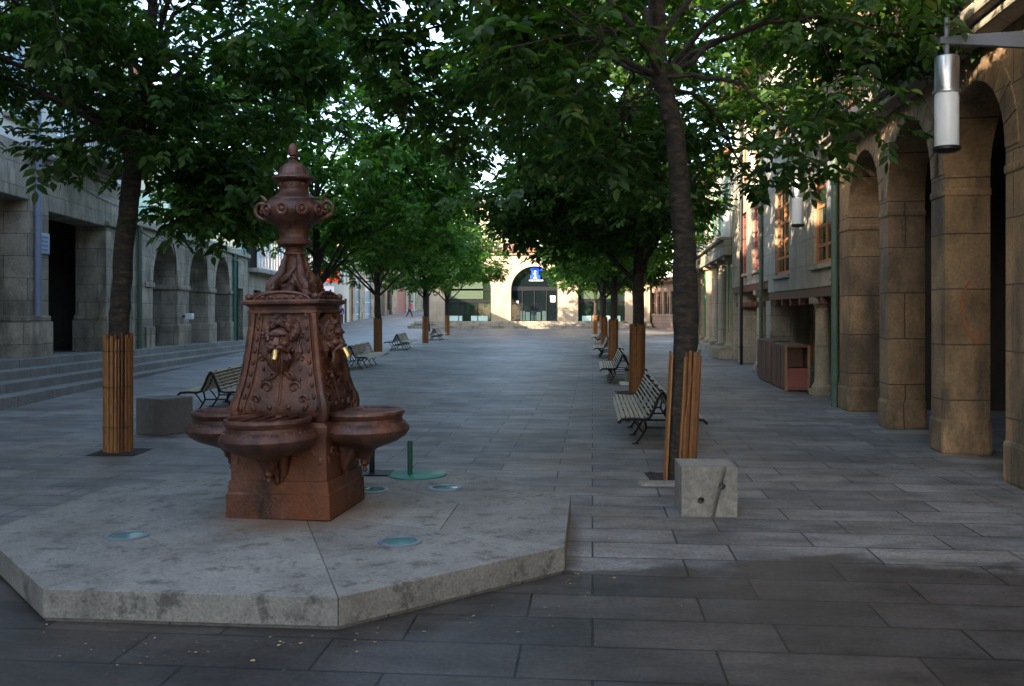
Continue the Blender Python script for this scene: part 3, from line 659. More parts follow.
# --- L3 white gallery house
XM = lambda Y: XL(42.5) - 0.062 * (Y - 42.5)
b = Bld('gallery_house', 'house with a white glazed gallery over a plain stone ground floor, behind the fountain urn', 'building', (XM(42.5), 42.5), (XM(60), 60), 1)
mb = MB(); b.wall(mb, 0, b.len, 0, 3.4, [(1.0 + 3.3 * k, 2.6 + 3.3 * k, 0, 2.6, False) for k in range(5)], 0, 0.5); b.part(mb, 'wall', 'stone_left')
for k in range(5):
    mb = MB(); b.box(mb, 1.0 + 3.3 * k, 2.6 + 3.3 * k, 0.2, 0.25, 0, 2.6); b.part(mb, 'door', ('dark_door', 'brown_wood')[k % 2])
mb = MB(); b.box(mb, 0, b.len, -0.45, 0.5, 3.403, 3.6); b.part(mb, 'gallery_floor', 'stone_pale', bevel=0.02)
for k in range(6): b.window(0.1 + 2.9 * k, 2.9 + 2.9 * k, 3.61, 6.3, -0.42, 'white_frame', 'glass_blue', rows=3, cols=4, sill=False, name='gallery_window')
mb = MB(); b.box(mb, 0, b.len, 0.5, 8, 0, 6.3); b.part(mb, 'core', 'plaster'); b.roof(0, b.len, -0.2, 8, 6.35)
# --- L4
b = Bld('white_shop_house', 'pale plastered house with shop windows beside the red hanging sign', 'building', (XM(60.1), 60.1), (-15.05, 85), 1, gz(60))
mb = MB(); b.wall(mb, 0, b.len, -0.2, 3.2, [(1.0 + 4.0 * k, 3.2 + 4.0 * k, 0.3, 2.7, False) for k in range(6)], 0, 0.4)
ops = [(1.2 + 3.0 * k, 2.3 + 3.0 * k, 4.0, 5.6, False) for k in range(8)]
b.wall(mb, 0, b.len, 3.2, 6.4, ops, 0, 0.4); b.box(mb, 0, b.len, 0.41, 8, -0.2, 6.4); b.part(mb, 'wall', 'plaster')
for k in range(6): b.window(1.0 + 4.0 * k, 3.2 + 4.0 * k, 0.3, 2.7, 0.1, 'dark_door', 'glass', rows=1, sill=False, name='shop_window')
for (a, c, z0, z1, _) in ops: b.window(a, c, z0, z1)
b.roof(0, b.len, 0, 8, 6.4)
# --- L5 shops of the rising street
b = Bld('street_shops', 'row of stone shop fronts with blue white panels and a dark red gate', 'building', (-15.05, 85.1), (-12.85, 130), 1, 0.55)
fronts = [(0.3, 1.6, 'tan_wood'), (2.9, 4.6, 'glass_blue'), (7.0, 10.0, 'glass_blue'), (11.5, 13.5, 'dark_door'), (15, 17.5, 'dark_door'), (19, 22, 'glass'), (25.5, 32.0, 'red_wood'), (34, 36, 'dark_door'), (38.5, 40, 'white_frame')]
mb = MB(); b.wall(mb, 0, b.len, 0, 5.4, [(a, c, 0.0, 4.4 if i < 3 else 4.0, False) for i, (a, c, m) in enumerate(fronts)], 0, 0.4); b.box(mb, 0, b.len, 0.41, 8, 0, 7.6); b.box(mb, 0, b.len, 0, 0.41, 5.4, 7.6); b.part(mb, 'wall', 'stone_left')
for i, (a, c, m) in enumerate(fronts):
    mb = MB(); b.box(mb, a, c, 0.15, 0.2, 0, 4.4 if i < 3 else 4.0); b.part(mb, 'gate' if m == 'red_wood' else 'shop_front', m)
    if m == 'glass_blue':
        mb = MB()
        for kk in range(3): b.box(mb, a, c, 0.11, 0.145, 0.7 + kk * 1.2, 0.76 + kk * 1.2)
        b.part(mb, 'glazing_bar', 'white_frame')
b.roof(0, b.len, 0, 8, 7.6)
b = Bld('street_end_house', 'dark house closing the narrow street beyond the red gate', 'building', (-14, 134), (2, 134), 1, 1.6)
mb = MB(); b.wall(mb, 0, b.len, 0, 9, [(1 + 2.5 * k, 2.2 + 2.5 * k, 0.2, 3.0, False) for k in range(6)], 0, 0.4); b.box(mb, 0, b.len, 0.41, 8, 0, 9); b.part(mb, 'wall', 'stone_gray')
mb = MB(); [b.box(mb, 1 + 2.5 * k, 2.2 + 2.5 * k, 0.2, 0.25, 0.2, 3.0) for k in range(6)]; b.part(mb, 'shop_front', 'dark_door'); b.roof(0, b.len, 0, 8, 9)
# unseen houses added out of frame: left shades the plaza, right cuts skylight
b = Bld('near_left_shade_house', 'unseen house added in line with the left row to shade the plaza', 'building', (XL(-22), -22), (XL(11.9), 11.9), 1)
mb = MB(); b.box(mb, 0, b.len, 0, 9, 0, 9.4); b.part(mb, 'wall', 'stone_pale'); b.roof(0, b.len, 0, 9, 9.4)

b = Bld('near_right_shade_house', 'unseen house added in line with the right row to cut skylight', 'building', (XR(-22), -22), (XR(5.3), 5.3), -1)  # unseen, added to block skylight from the right
mb = MB(); b.box(mb, 0, b.len, 0, 9, 0, 9.2); b.part(mb, 'wall', 'stone_pale'); b.roof(0, b.len, 0, 9, 9.2)
# ------------------------------------------------------------------ things fixed on buildings
def bracket_lamp(px_hint, Y, z_top, reach, label, left=False):
    """cylinder lamp hung on a tapered steel arm from the right wall"""
    wx = XR(Y); x = wx - reach
    t = thing('wall_lamp', label, 'wall lamp', (wx, Y, z_top), 0, 'cylinder lamps hung on brackets along the right side')
    mb = MB(); mb.hexa([(-reach - 0.06, -0.03, 0.10), (0, -0.03, 0.06), (0, 0.03, 0.06), (-reach - 0.06, 0.03, 0.10), (-reach - 0.06, -0.03, 0.16), (0, -0.03, 0.22), (0, 0.03, 0.22), (-reach - 0.06, 0.03, 0.16)])
    mb.box(-0.03, 0.03, -0.05, 0.05, -0.75, 0.3); mb.build('arm', 'grey_metal', t, bevel=0.006)
    mb = MB(); mb.tube([(-reach, 0, 0.33), (-reach, 0, -0.02)], 0.022, 10); mb.build('rod', 'grey_metal', t, smooth=True)
    mb = MB(); mb.lathe([(0.03, 0.0), (0.095, -0.01), (0.1, -0.02), (0.1, -0.30), (0.115, -0.305), (0.115, -0.325), (0.1, -0.33)][::-1], 24, (-reach, 0, 0)); mb.build('housing', 'steel', t, smooth=True)
    mb = MB(); mb.lathe([(0.096, -0.33), (0.1, -0.36), (0.1, -0.78), (0.095, -0.79)][::-1], 24, (-reach, 0, 0)); mb.build('diffuser', 'opal', t, smooth=True)
    mb = MB(); mb.lathe([(0.1, -0.79), (0.115, -0.795), (0.115, -0.82), (0.08, -0.84), (0.02, -0.845)][::-1], 24, (-reach, 0, 0)); mb.build('cap', 'black_iron', t, smooth=True)
    return t
bracket_lamp(0, 8.0, 3.82, 0.78, 'large cylinder lamp hanging from a grey arm on the nearest pier at the right edge')
bracket_lamp(0, 16.0, 3.9, 0.55, 'smaller cylinder lamp hanging in front of the orange framed windows')
def post_lamp(Y, X, z0, h, label):
    t = thing('green_post_lamp', label, 'lamp post', (X, Y, z0), 0, 'green lamp posts by the columns')
    mb = MB(); mb.lathe([(0.13, 0), (0.13, 0.06), (0.07, 0.1), (0.065, h)], 14); mb.build('post', 'green_paint', t, smooth=True)
    mb = MB(); mb.lathe([(0.1, h), (0.22, h + 0.04), (0.22, h + 0.95), (0.20, h + 0.97)], 24); mb.build('diffuser', 'opal', t, smooth=True)
    mb = MB(); mb.lathe([(0.24, h + 0.97), (0.24, h + 1.02), (0.05, h + 1.12)], 24); mb.build('cap', 'steel', t, smooth=True)
post_lamp(31.0, 217.6 / F * 31.0, 0.0, 3.95, 'nearer green lamp post with white cylinder beside the first tall column')
post_lamp(40.5, 194 / F * 40.5, 0.0, 3.7, 'farther green lamp post with white cylinder along the columns')
# red hanging sign
t = thing('red_sign', 'red lit shop sign with pale lettering projecting from the left row beside the urn', 'sign', (-12.95, 65.3, 0), 0)
mb = MB(); mb.box(-0.65, 0.65, -0.07, 0.07, 3.65, 4.55); mb.build('sign_box', 'red_sign', t, bevel=0.03)
mb = MB(); mb.tube([(-0.65, 0, 4.1), (-1.0, 0, 4.1)], 0.03, 6); mb.tube([(-0.65, 0, 3.8), (-1.0, 0, 3.8)], 0.03, 6); mb.build('bracket', 'black_iron', t)
mb = MB()
for (x, z, s_) in ((-0.45, 4.27, 1), (-0.22, 4.27, 1), (0.0, 4.27, 1), (-0.1, 3.92, 1), (0.14, 3.92, 1), (0.38, 3.92, 1)):
    mb.tube([(x + 0.08 * math.cos(a), -0.085, z + 0.09 * math.sin(a)) for a in np.linspace(0.6, 5.4, 8)], 0.022, 5)
mb.build('lettering', 'pale_sign', t)
t = thing('white_sign', 'white shop sign with dark marks on the wall just below the red sign', 'sign', (-13.6, 66.6, 0), 0)
mb = MB(); mb.box(-0.5, 0.7, -0.05, 0.05, 2.55, 3.4); mb.build('board', 'white_sign', t)
mb = MB()
for x, z in ((-0.3, 2.9), (-0.05, 3.05), (0.2, 2.85), (0.42, 3.0)): mb.box(x, x + 0.12, -0.065, -0.052, z - 0.15, z + 0.15)
mb.build('lettering', 'dark_door', t)
# street plate on the left pier
t = thing('street_plate', 'pale blue street plate screwed to the left pier beside the downpipe', 'sign', (XL(19.72), 19.72, 3.05), math.atan2(1, -0.092))
mb = MB(); mb.box(-0.27, 0.27, -0.045, -0.012, -0.22, 0.22); mb.build('plate', 'plate', t, bevel=0.006)
mb = MB()
for r_ in range(4):
    x = -0.2
    random.seed(r_)
    while x < 0.15:
        w_ = random.uniform(0.02, 0.06); mb.box(x, x + w_, -0.05, -0.046, 0.11 - 0.09 * r_, 0.15 - 0.09 * r_); x += w_ + 0.02
mb.build('lettering', 'plate_ink', t)
# small light box on arcade pier
t = thing('floodlight', 'small white floodlight on a short arm on the arcade pier', 'light fitting', (XL(30.7), 30.7, 1.42), math.atan2(1, -0.092))
mb = MB(); mb.box(-0.16, 0.16, -0.42, -0.2, -0.1, 0.1); mb.build('housing', 'white_frame', t, bevel=0.02)
mb = MB(); mb.tube([(0, -0.07, 0), (0, -0.2, 0)], 0.03, 8); mb.build('arm', 'black_iron', t)
# overhead cables
def cable(p, q, sag, label, r=0.012):
    mb = MB(); p = Vector(p); q = Vector(q)
    mb.tube([p.lerp(q, k / 20) - Vector((0, 0, sag * 4 * (k / 20) * (1 - k / 20))) for k in range(21)], r, 5)
    tag(mb.build('overhead_cable', 'black_iron'), label, 'cable', 'cables over the plaza')
cable((-10.05, 19.2, 5.35), (XR(16), 16, 5.3), 0.25, 'straight black cable crossing from the left downpipe through the trees')
cable((-9.9, 18.6, 4.9), (XL(30), 30.2, 4.5), 0.3, 'sagging black cable running from the left pier to the arcade cornice')

# ------------------------------------------------------------------ stone platform and fountain
CX, CY, SZ = -1.48, 6.54, 0.168
t = thing('stone_platform', 'octagonal granite platform under the iron fountain', 'platform', (CX, CY, 0), R(-5))
RO = 2.03; mb = MB(); mj = MB()
va = [R(22.5 + 45 * k) for k in range(8)]; inner = 0.20
for k in range(8):
    a0, a1 = va[k], va[(k + 1) % 8]
    e = 0.0022
    def pt(r, a, z, sh): 
        am = (va[k] + (va[k] + R(45))) / 2
        q = Vector((r * math.cos(a), r * math.sin(a), z)); return q - Vector((math.sin(am) * -1, math.cos(am), 0)) * sh
    up = Vector((0, 0, SZ)); lo = Vector((0, 0, 0.018))
    split = (0.55, 0.62, 0.5, 0.66, 0.58, 0.5, 0.64, 0.56)[k]
    for ra, rb in ((RO, RO * split + 0.002), (RO * split - 0.002, inner)):
        P0, P1 = pt(ra, a0, 0, -e), pt(ra, a1, 0, e); Q0, Q1 = pt(rb, a0, 0, -e), pt(rb, a1, 0, e)
        dzs = random.Random(k * 7 + int(ra)).uniform(-0.0015, 0.0015); up = Vector((0, 0, SZ + dzs))
        mb.hexa([P0 + lo, P1 + lo, Q1 + lo, Q0 + lo, P0 + up, P1 + up, Q1 + up, Q0 + up])
mb.build('paving_segments', 'slab', t, bevel=0.004)
mb = MB(); n = 8
mb.lathe([(RO - 0.018, -0.02), (RO - 0.018, 0.017)], 8); mb.xf(Matrix.Rotation(R(22.5), 4, 'Z')); mb.build('footing', 'granite', t)
mb = MB(); mb.lathe([(RO - 0.10, 0.03), (RO - 0.10, SZ - 0.012)], 8); mb.xf(Matrix.Rotation(R(22.5), 4, 'Z')); mb.build('joint_mortar', 'soil', t)
for (px, py) in ((127, 536), (400, 542), (445, 488), (372, 490)):
    Y = (CAMH - SZ) * F / (py - HOR); X = (px - 512) / F * Y
    l = Matrix.Rotation(R(5), 4, 'Z') @ Vector((X - CX, Y - CY, 0))
    mb = MB(); mb.lathe([(0.135, SZ - 0.02), (0.135, SZ + 0.006), (0.128, SZ + 0.009), (0.105, SZ + 0.009), (0.103, SZ - 0.002), (0.0, SZ - 0.002)], 28, (l.x, l.y, 0))
    rg = mb.build('recessed_light', 'grey_metal', t, smooth=True)
    mb = MB(); mb.lathe([(0.101, SZ), (0.101, SZ + 0.005), (0.05, SZ + 0.008), (0.004, SZ + 0.009)], 28, (l.x, l.y, 0)); mb.build('lens', 'lens', rg, smooth=True)

ft = thing('fountain', 'rusty red cast iron fountain with round basins, lion masks and an urn on top', 'fountain', (-1.55, 6.68, SZ), R(-9))
ft.rotation_euler = (0, R(-0.9), R(-9))
def fp(mb, name, mat='cast', **k): return mb.build(name, mat, ft, **k)
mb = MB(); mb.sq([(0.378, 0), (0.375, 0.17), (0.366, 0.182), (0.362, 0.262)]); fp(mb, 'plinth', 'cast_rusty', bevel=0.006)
mb = MB(); mb.sq([(0.348, 0.262), (0.345, 0.56), (0.36, 0.60), (0.36, 0.63), (0.33, 0.66)])
for a in range(4):                                 # relief scrolls beside the corbel
    i0 = len(mb.v)
    for sx in (-1, 1):
        c = Vector((sx * 0.21, -0.352, 0.44))
        mb.tube([c + Vector((sx * (0.055 - 0.007 * k) * math.cos(k * 0.9), 0, (0.055 - 0.007 * k) * math.sin(k * 0.9))) for k in range(8)], 0.010, 6)
        mb.ball((sx * 0.12, -0.35, 0.42), (0.03, 0.015, 0.018)); mb.ball((sx * 0.3, -0.348, 0.40), (0.015, 0.01, 0.03))
    mb.xf(Matrix.Rotation(a * math.pi / 2, 4, 'Z'), i0)
fp(mb, 'pedestal', 'cast_rusty', smooth=True)
# body with flared foot
prof = [(0.30, 0.655), (0.335, 0.69), (0.350, 0.735), (0.345, 0.78), (0.328, 0.84), (0.305, 0.93), (0.285, 1.05), (0.268, 1.18), (0.255, 1.30), (0.247, 1.39), (0.246, 1.43)]
def half(z):
    for (h0, z0), (h1, z1) in zip(prof, prof[1:]):
        if z0 <= z <= z1: return h0 + (h1 - h0) * (z - z0) / (z1 - z0)
    return 0.3
mb = MB(); mb.sq([(h - 0.028, z) for h, z in prof])
for a in range(4):
    i0 = len(mb.v)
    # corner scroll ribs
    mb.tube([(half(z) - 0.022, -(half(z) - 0.022), z) for z in np.linspace(0.665, 1.42, 18)], [0.040 if z < 0.8 else 0.030 for z in np.linspace(0.665, 1.42, 18)], 8)
    # flat frame strips on the face, following the flare
    zz = list(np.linspace(0.70, 1.42, 14))
    for sx in (-1, 1):
        for z0, z1 in zip(zz, zz[1:]):
            x0, x1 = sx * (half(z0) - 0.075), sx * (half(z1) - 0.075); y0, y1 = -half(z0) + 0.012, -half(z1) + 0.012
            mb.hexa([(x0 - 0.022, y0, z0), (x0 + 0.022, y0, z0), (x0 + 0.022, y0 + 0.03, z0), (x0 - 0.022, y0 + 0.03, z0), (x1 - 0.022, y1, z1), (x1 + 0.022, y1, z1), (x1 + 0.022, y1 + 0.03, z1), (x1 - 0.022, y1 + 0.03, z1)])
        for z in np.linspace(0.76, 1.40, 9):        # beads / bell flowers on the strips
            mb.ball((sx * (half(z) - 0.075), -half(z) + 0.008, z), (0.014, 0.012, 0.026), 7, 5)
    fy = lambda z: -half(z) + 0.025
    # arabesque relief under the mask
    for sx in (-1, 1):
        mb.tube([(sx * 0.012 * k, fy(1.06 - 0.025 * k) - 0.004, 1.06 - 0.028 * k + 0.002 * k * k) for k in range(10)], 0.012, 6)
        for (cx, cz, r0, tt) in ((0.10, 0.90, 0.045, 5.5), (0.17, 0.82, 0.035, 5.0), (0.06, 0.98, 0.026, 5.0), (0.15, 1.10, 0.024, 5.0), (0.15, 1.26, 0.022, 5.0)):
            mb.tube([(sx * (cx + r0 * (1 - k / 12) * math.cos(k * tt / 8)), fy(cz) - 0.002, cz + r0 * (1 - k / 12) * math.sin(k * tt / 8)) for k in range(10)], 0.011, 6)
        mb.ball((sx * 0.19, fy(0.755) , 0.765), (0.020, 0.016, 0.034), 8, 6, Matrix.Rotation(sx * 0.5, 3, 'Y')); mb.ball((sx * 0.07, fy(0.76), 0.765), (0.018, 0.014, 0.022), 8, 6)
        for z in (0.95, 1.03, 1.12): mb.ball((sx * 0.135, fy(z), z), (0.013, 0.01, 0.02), 7, 5)
    mb.tube([(0, fy(z) - 0.003, z) for z in np.linspace(1.0, 0.78, 6)], [0.014, 0.006, 0.012, 0.006, 0.012, 0.004], 6)
    mb.xf(Matrix.Rotation(a * math.pi / 2, 4, 'Z'), i0)
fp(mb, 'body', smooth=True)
# lion masks
def mask(a):
    rnd = random.Random(7 + a); mb = MB(); y = -0.245; z = 1.22
    mb.ball((0, y - 0.02, z), (0.068, 0.055, 0.085), 14, 10)
    mb.ball((0, y - 0.062, z + 0.045), (0.055, 0.028, 0.026))                # brow
    for sx in (-1, 1):
        mb.ball((sx * 0.030, y - 0.075, z + 0.042), (0.024, 0.014, 0.010)); mb.ball((sx * 0.036, y - 0.05, z - 0.012), (0.028, 0.03, 0.024))
        mb.ball((sx * 0.03, y - 0.072, z + 0.02), (0.010, 0.008, 0.007)); mb.ball((sx * 0.020, y - 0.075, z - 0.032), (0.022, 0.016, 0.013))
        mb.ball((sx * 0.085, y - 0.01, z + 0.05), (0.018, 0.02, 0.026))
    mb.hexa([(-0.012, y - 0.07, z + 0.04), (0.012, y - 0.07, z + 0.04), (0.012, y - 0.04, z + 0.04), (-0.012, y - 0.04, z + 0.04), (-0.019, y - 0.10, z - 0.016), (0.019, y - 0.10, z - 0.016), (0.02, y - 0.05, z - 0.02), (-0.02, y - 0.05, z - 0.02)])
    mb.ball((0, y - 0.045, z - 0.062), (0.030, 0.022, 0.026))                 # lower jaw
    for sx in (-1, 1):                                # mane: wavy strands combed from the parting down both sides
        for j in range(5):
            r0 = 0.070 + 0.0115 * j; pts = []; n = 13
            for q in range(n):
                f = q / (n - 1); th = R(98 - (150 + 6 * j) * f); w = 0.006 * math.sin(q * 1.9 + j * 1.3)
                pts.append((sx * (r0 + w) * math.cos(th) * 0.92, y - 0.035 + 0.011 * j - 0.012 * math.sin(q * 1.9 + j), z + 0.018 + (r0 + w) * math.sin(th) * 1.12))
            mb.tube(pts, [0.008] + [0.0125 + 0.003 * math.sin(q * 1.9 + j) for q in range(n - 2)] + [0.004], 7)
        for q in range(3): mb.tube([(sx * (0.084 + 0.010 * q), y - 0.01, z - 0.03), (sx * (0.094 + 0.010 * q), y - 0.02, z - 0.06), (sx * (0.082 + 0.008 * q), y - 0.014, z - 0.09), (sx * (0.090 + 0.006 * q), y - 0.006, z - 0.115 + 0.01 * q)], [0.013, 0.015, 0.012, 0.004], 6)
        mb.tube([(sx * 0.006, y - 0.092, z - 0.026), (sx * 0.032, y - 0.090, z - 0.032), (sx * 0.055, y - 0.068, z - 0.05), (sx * 0.062, y - 0.05, z - 0.075)], [0.009, 0.013, 0.011, 0.004], 7)
    for k in range(9):                                # beard
        x = -0.060 + 0.015 * k; L = 0.085 + 0.035 * (1 - abs(x) / 0.06) + 0.012 * (k % 2)
        mb.tube([(x * 0.9, y - 0.048, z - 0.066), (x * 1.05 + 0.005, y - 0.056, z - 0.066 - L * 0.33), (x * 0.95 - 0.005, y - 0.048, z - 0.066 - L * 0.66), (x * 0.75 + 0.004, y - 0.024, z - 0.066 - L)], [0.010, 0.0135, 0.011, 0.003], 7)
    big = Matrix.Translation((0, y, z)) @ Matrix.Diagonal((1.22, 1.25, 1.25, 1)) @ Matrix.Translation((0, -y, -z)); rot = Matrix.Rotation(a * math.pi / 2, 4, 'Z') @ big; mb.xf(rot); o = fp(mb, 'lion_mask', smooth=True)
    ms = MB(); ms.tube([(0, y - 0.06, z - 0.045), (0, y - 0.098, z - 0.056), (0, y - 0.118, z - 0.100)], [0.018, 0.019, 0.016], 12)
    ms.xf(rot); ms.build('spout', 'brass', o, smooth=True)
for a in range(4): mask(a)
# basins
for a in range(4):
    mb = MB()
    mb.lathe([(0.0, 0.30), (0.020, 0.315), (0.014, 0.34), (0.032, 0.36), (0.030, 0.385), (0.055, 0.41), (0.06, 0.44), (0.09, 0.47), (0.15, 0.492), (0.24, 0.525), (0.295, 0.56), (0.318, 0.59), (0.326, 0.61), (0.318, 0.63), (0.30, 0.648), (0.278, 0.665), (0.272, 0.69),
              (0.285, 0.712), (0.292, 0.725), (0.288, 0.742), (0.272, 0.748), (0.258, 0.742), (0.250, 0.70), (0.20, 0.66), (0.05, 0.65), (0.0, 0.65)], 40, (0, -0.525, 0))
    for k in range(34):                              # running ornament under the rim
        th = 2 * math.pi * k / 34; mb.ball((0.287 * math.cos(th), -0.525 + 0.287 * math.sin(th), 0.655), (0.012, 0.012, 0.010), 6, 4)
    mb.xf(Matrix.Rotation(a * math.pi / 2, 4, 'Z') @ Matrix.Translation((0, 0.02, -0.03)) ); bs = fp(mb, 'basin', smooth=True)
    mb = MB()
    for x in (-0.13, -0.045, 0.045, 0.13): mb.box(x - 0.011, x + 0.011, -0.525 - math.sqrt(0.26 ** 2 - x * x), -0.525 + math.sqrt(0.26 ** 2 - x * x) * 0.8, 0.722, 0.742)
    mb.ball((0.06, -0.48, 0.745), (0.03, 0.03, 0.016))
    mb.xf(Matrix.Rotation(a * math.pi / 2, 4, 'Z') @ Matrix.Translation((0, 0.02, -0.03))); mb.build('bucket_rest', 'cast', bs, bevel=0.003)
    mb = MB()                                         # bracket / leaf corbel under the basin
    mb.hexa([(-0.05, -0.35, 0.30), (0.05, -0.35, 0.30), (0.05, -0.34, 0.30), (-0.05, -0.34, 0.30), (-0.10, -0.47, 0.52), (0.10, -0.47, 0.52), (0.10, -0.34, 0.54), (-0.10, -0.34, 0.54)])
    for x in (-0.07, 0, 0.07): mb.tube([(x * 0.3, -0.36, 0.25), (x * 0.8, -0.375, 0.33), (x, -0.42, 0.42), (x * 1.2, -0.46, 0.50)], [0.008, 0.024, 0.03, 0.03], 8)
    mb.ball((0, -0.37, 0.27), (0.02, 0.02, 0.035))
    mb.xf(Matrix.Rotation(a * math.pi / 2, 4, 'Z')); mb.build('corbel', 'cast', bs, smooth=True)
# cornice
mb = MB(); mb.sq([(0.238, 1.41), (0.254, 1.416), (0.254, 1.436), (0.243, 1.442), (0.247, 1.466), (0.270, 1.478), (0.284, 1.482), (0.287, 1.502), (0.277, 1.512), (0.20, 1.518)]); fp(mb, 'cornice', bevel=0.003)
mb = MB()
for a in range(4):
    i0 = len(mb.v)
    mb.tube([(0.20 * math.cos(t_), -0.245, 1.592 + 0.055 * math.sin(t_)) for t_ in np.linspace(0, math.pi, 12)], 0.012, 6)
    vs_ = [(0.19 * math.cos(t_), -0.242, 1.592 + 0.05 * math.sin(t_)) for t_ in np.linspace(0, math.pi, 12)]
    mb.add(vs_ + [(x, -0.225, z) for x, _, z in vs_], [tuple(range(12)), tuple(range(12, 24))[::-1]] + [(k, k + 1, k + 13, k + 12) for k in range(11)])
    for x in np.linspace(-0.14, 0.14, 6): mb.ball((x, -0.248, 1.612), (0.018, 0.010, 0.015), 7, 5)
    for sx in (-1, 1): mb.ball((sx * 0.245, -0.245, 1.615), (0.028, 0.028, 0.024), 8, 6)
    mb.xf(Matrix.Rotation(a * math.pi / 2, 4, 'Z') @ Matrix.Translation((0, 0, -0.082)), i0)
fp(mb, 'pediment', smooth=True)
# urn foot with four fish-like volutes
mb = MB(); mb.lathe([(0.19, 1.595), (0.17, 1.62), (0.12, 1.645), (0.10, 1.70), (0.082, 1.76), (0.076, 1.82), (0.080, 1.835), (0.09, 1.842), (0.09, 1.855), (0.078, 1.862), (0.078, 1.885), (0.09, 1.90)], 28)
for a in range(4):
    i0 = len(mb.v)
    mb.tube([(0.235, 0, 1.625), (0.20, 0, 1.67), (0.145, 0, 1.70), (0.115, 0, 1.745), (0.095, 0, 1.80), (0.075, 0, 1.84)], [0.028, 0.05, 0.046, 0.034, 0.024, 0.014], 10)
    mb.ball((0.205, 0, 1.665), (0.055, 0.042, 0.045)); mb.ball((0.245, 0, 1.63), (0.032, 0.03, 0.02))
    for sy in (-1, 1):
        mb.ball((0.222, sy * 0.032, 1.68), 0.013, 7, 5); mb.tube([(0.19, sy * 0.03, 1.66), (0.19, sy * 0.075, 1.70), (0.16, sy * 0.09, 1.735)], [0.02, 0.016, 0.004], 6)
    mb.xf(Matrix.Rotation(R(45) + a * math.pi / 2, 4, 'Z'), i0)
    i0 = len(mb.v)
    mb.lathe([(0.055, 1.585), (0.07, 1.60), (0.078, 1.66), (0.082, 1.672), (0.07, 1.68), (0.02, 1.69)], 14, (0, -0.115, 0))
    mb.tube([(-0.09, -0.12, 1.70), (-0.04, -0.115, 1.715), (0.0, -0.11, 1.735), (0.05, -0.10, 1.775)], [0.014, 0.02, 0.018, 0.006], 7)
    mb.xf(Matrix.Rotation(a * math.pi / 2, 4, 'Z'), i0)
mb.v = [(x * (0.86 if z > 1.63 else 0.97), y * (0.86 if z > 1.63 else 0.97), z if z > 1.842 else 1.842 + (z - 1.842) * 1.36) for x, y, z in mb.v]
fp(mb, 'urn_foot', smooth=True)
gad = lambda a, z: 1 + (0.018 * math.cos(24 * a) if 2.0 < z < 2.12 else 0)
mb = MB(); mb.lathe([(0.09, 1.895), (0.105, 1.90), (0.122, 1.915), (0.125, 1.935), (0.115, 1.95), (0.106, 1.96), (0.104, 1.985), (0.108, 2.01), (0.115, 2.035), (0.14, 2.055), (0.175, 2.08), (0.205, 2.11), (0.222, 2.14), (0.225, 2.165), (0.218, 2.19), (0.20, 2.212), (0.175, 2.23), (0.172, 2.245), (0.15, 2.255), (0.125, 2.275), (0.108, 2.295), (0.104, 2.31)], 72, fn=gad)
for k in range(10):
    th = 2 * math.pi * (k + 0.0) / 10 - math.pi / 2
    if abs(math.cos(th)) > 0.98: continue
    c = Vector((0.222 * math.cos(th), 0.222 * math.sin(th), 2.155)); ex = Vector((-math.sin(th), math.cos(th), 0)); ez = Vector((0, 0, 1))
    mb.tube([c + ex * 0.036 * math.cos(q) + ez * 0.036 * math.sin(q) for q in np.linspace(0, 2 * math.pi, 13)], 0.012, 6, False)
    mb.ball(c, (0.018, 0.018, 0.018), 8, 6)
fp(mb, 'urn', smooth=True)
for s_ in (-1, 1):
    mb = MB(); base = Vector((s_ * 0.245, 0, 2.17))
    pts = [(s_ * 0.17, 0, 2.085), (s_ * 0.21, 0, 2.095), (s_ * 0.25, 0, 2.11)]
    for k in range(15):
        q = -1.3 + k * 0.52; r_ = 0.062 * (1 - k / 20); pts.append((s_ * (0.243 + r_ * math.cos(q)), 0, 2.175 + r_ * math.sin(q)))
    mb.tube(pts, [0.008, 0.014] + [0.015] * 12 + [0.011] * 4, 8)
    mb.ball((s_ * 0.243, 0, 2.172), (0.018, 0.022, 0.018), 8, 6); mb.tube([(s_ * 0.21, 0, 2.235), (s_ * 0.235, 0, 2.262), (s_ * 0.255, 0, 2.28)], [0.012, 0.010, 0.005], 6)
    fp(mb, 'handle', smooth=True)
mb = MB(); mb.lathe([(0.100, 2.31), (0.103, 2.325), (0.103, 2.362), (0.115, 2.372), (0.150, 2.382), (0.156, 2.392), (0.150, 2.402), (0.125, 2.41), (0.108, 2.43), (0.098, 2.46), (0.078, 2.485), (0.05, 2.505), (0.032, 2.515), (0.022, 2.525), (0.022, 2.535), (0.034, 2.542), (0.034, 2.55), (0.020, 2.555)], 36, fn=lambda a, z: 1 + (0.03 * math.cos(12 * a) if 2.405 < z < 2.49 else 0))
for k in range(14):
    th = 2 * math.pi * k / 14; mb.ball((0.103 * math.cos(th), 0.103 * math.sin(th), 2.344), (0.012, 0.012, 0.014), 6, 4)
fp(mb, 'lid', smooth=True)
mb = MB(); mb.lathe([(0.018, 2.55), (0.034, 2.562), (0.038, 2.59), (0.034, 2.62), (0.022, 2.642), (0.006, 2.652)], 20); fp(mb, 'acorn_finial', smooth=True)

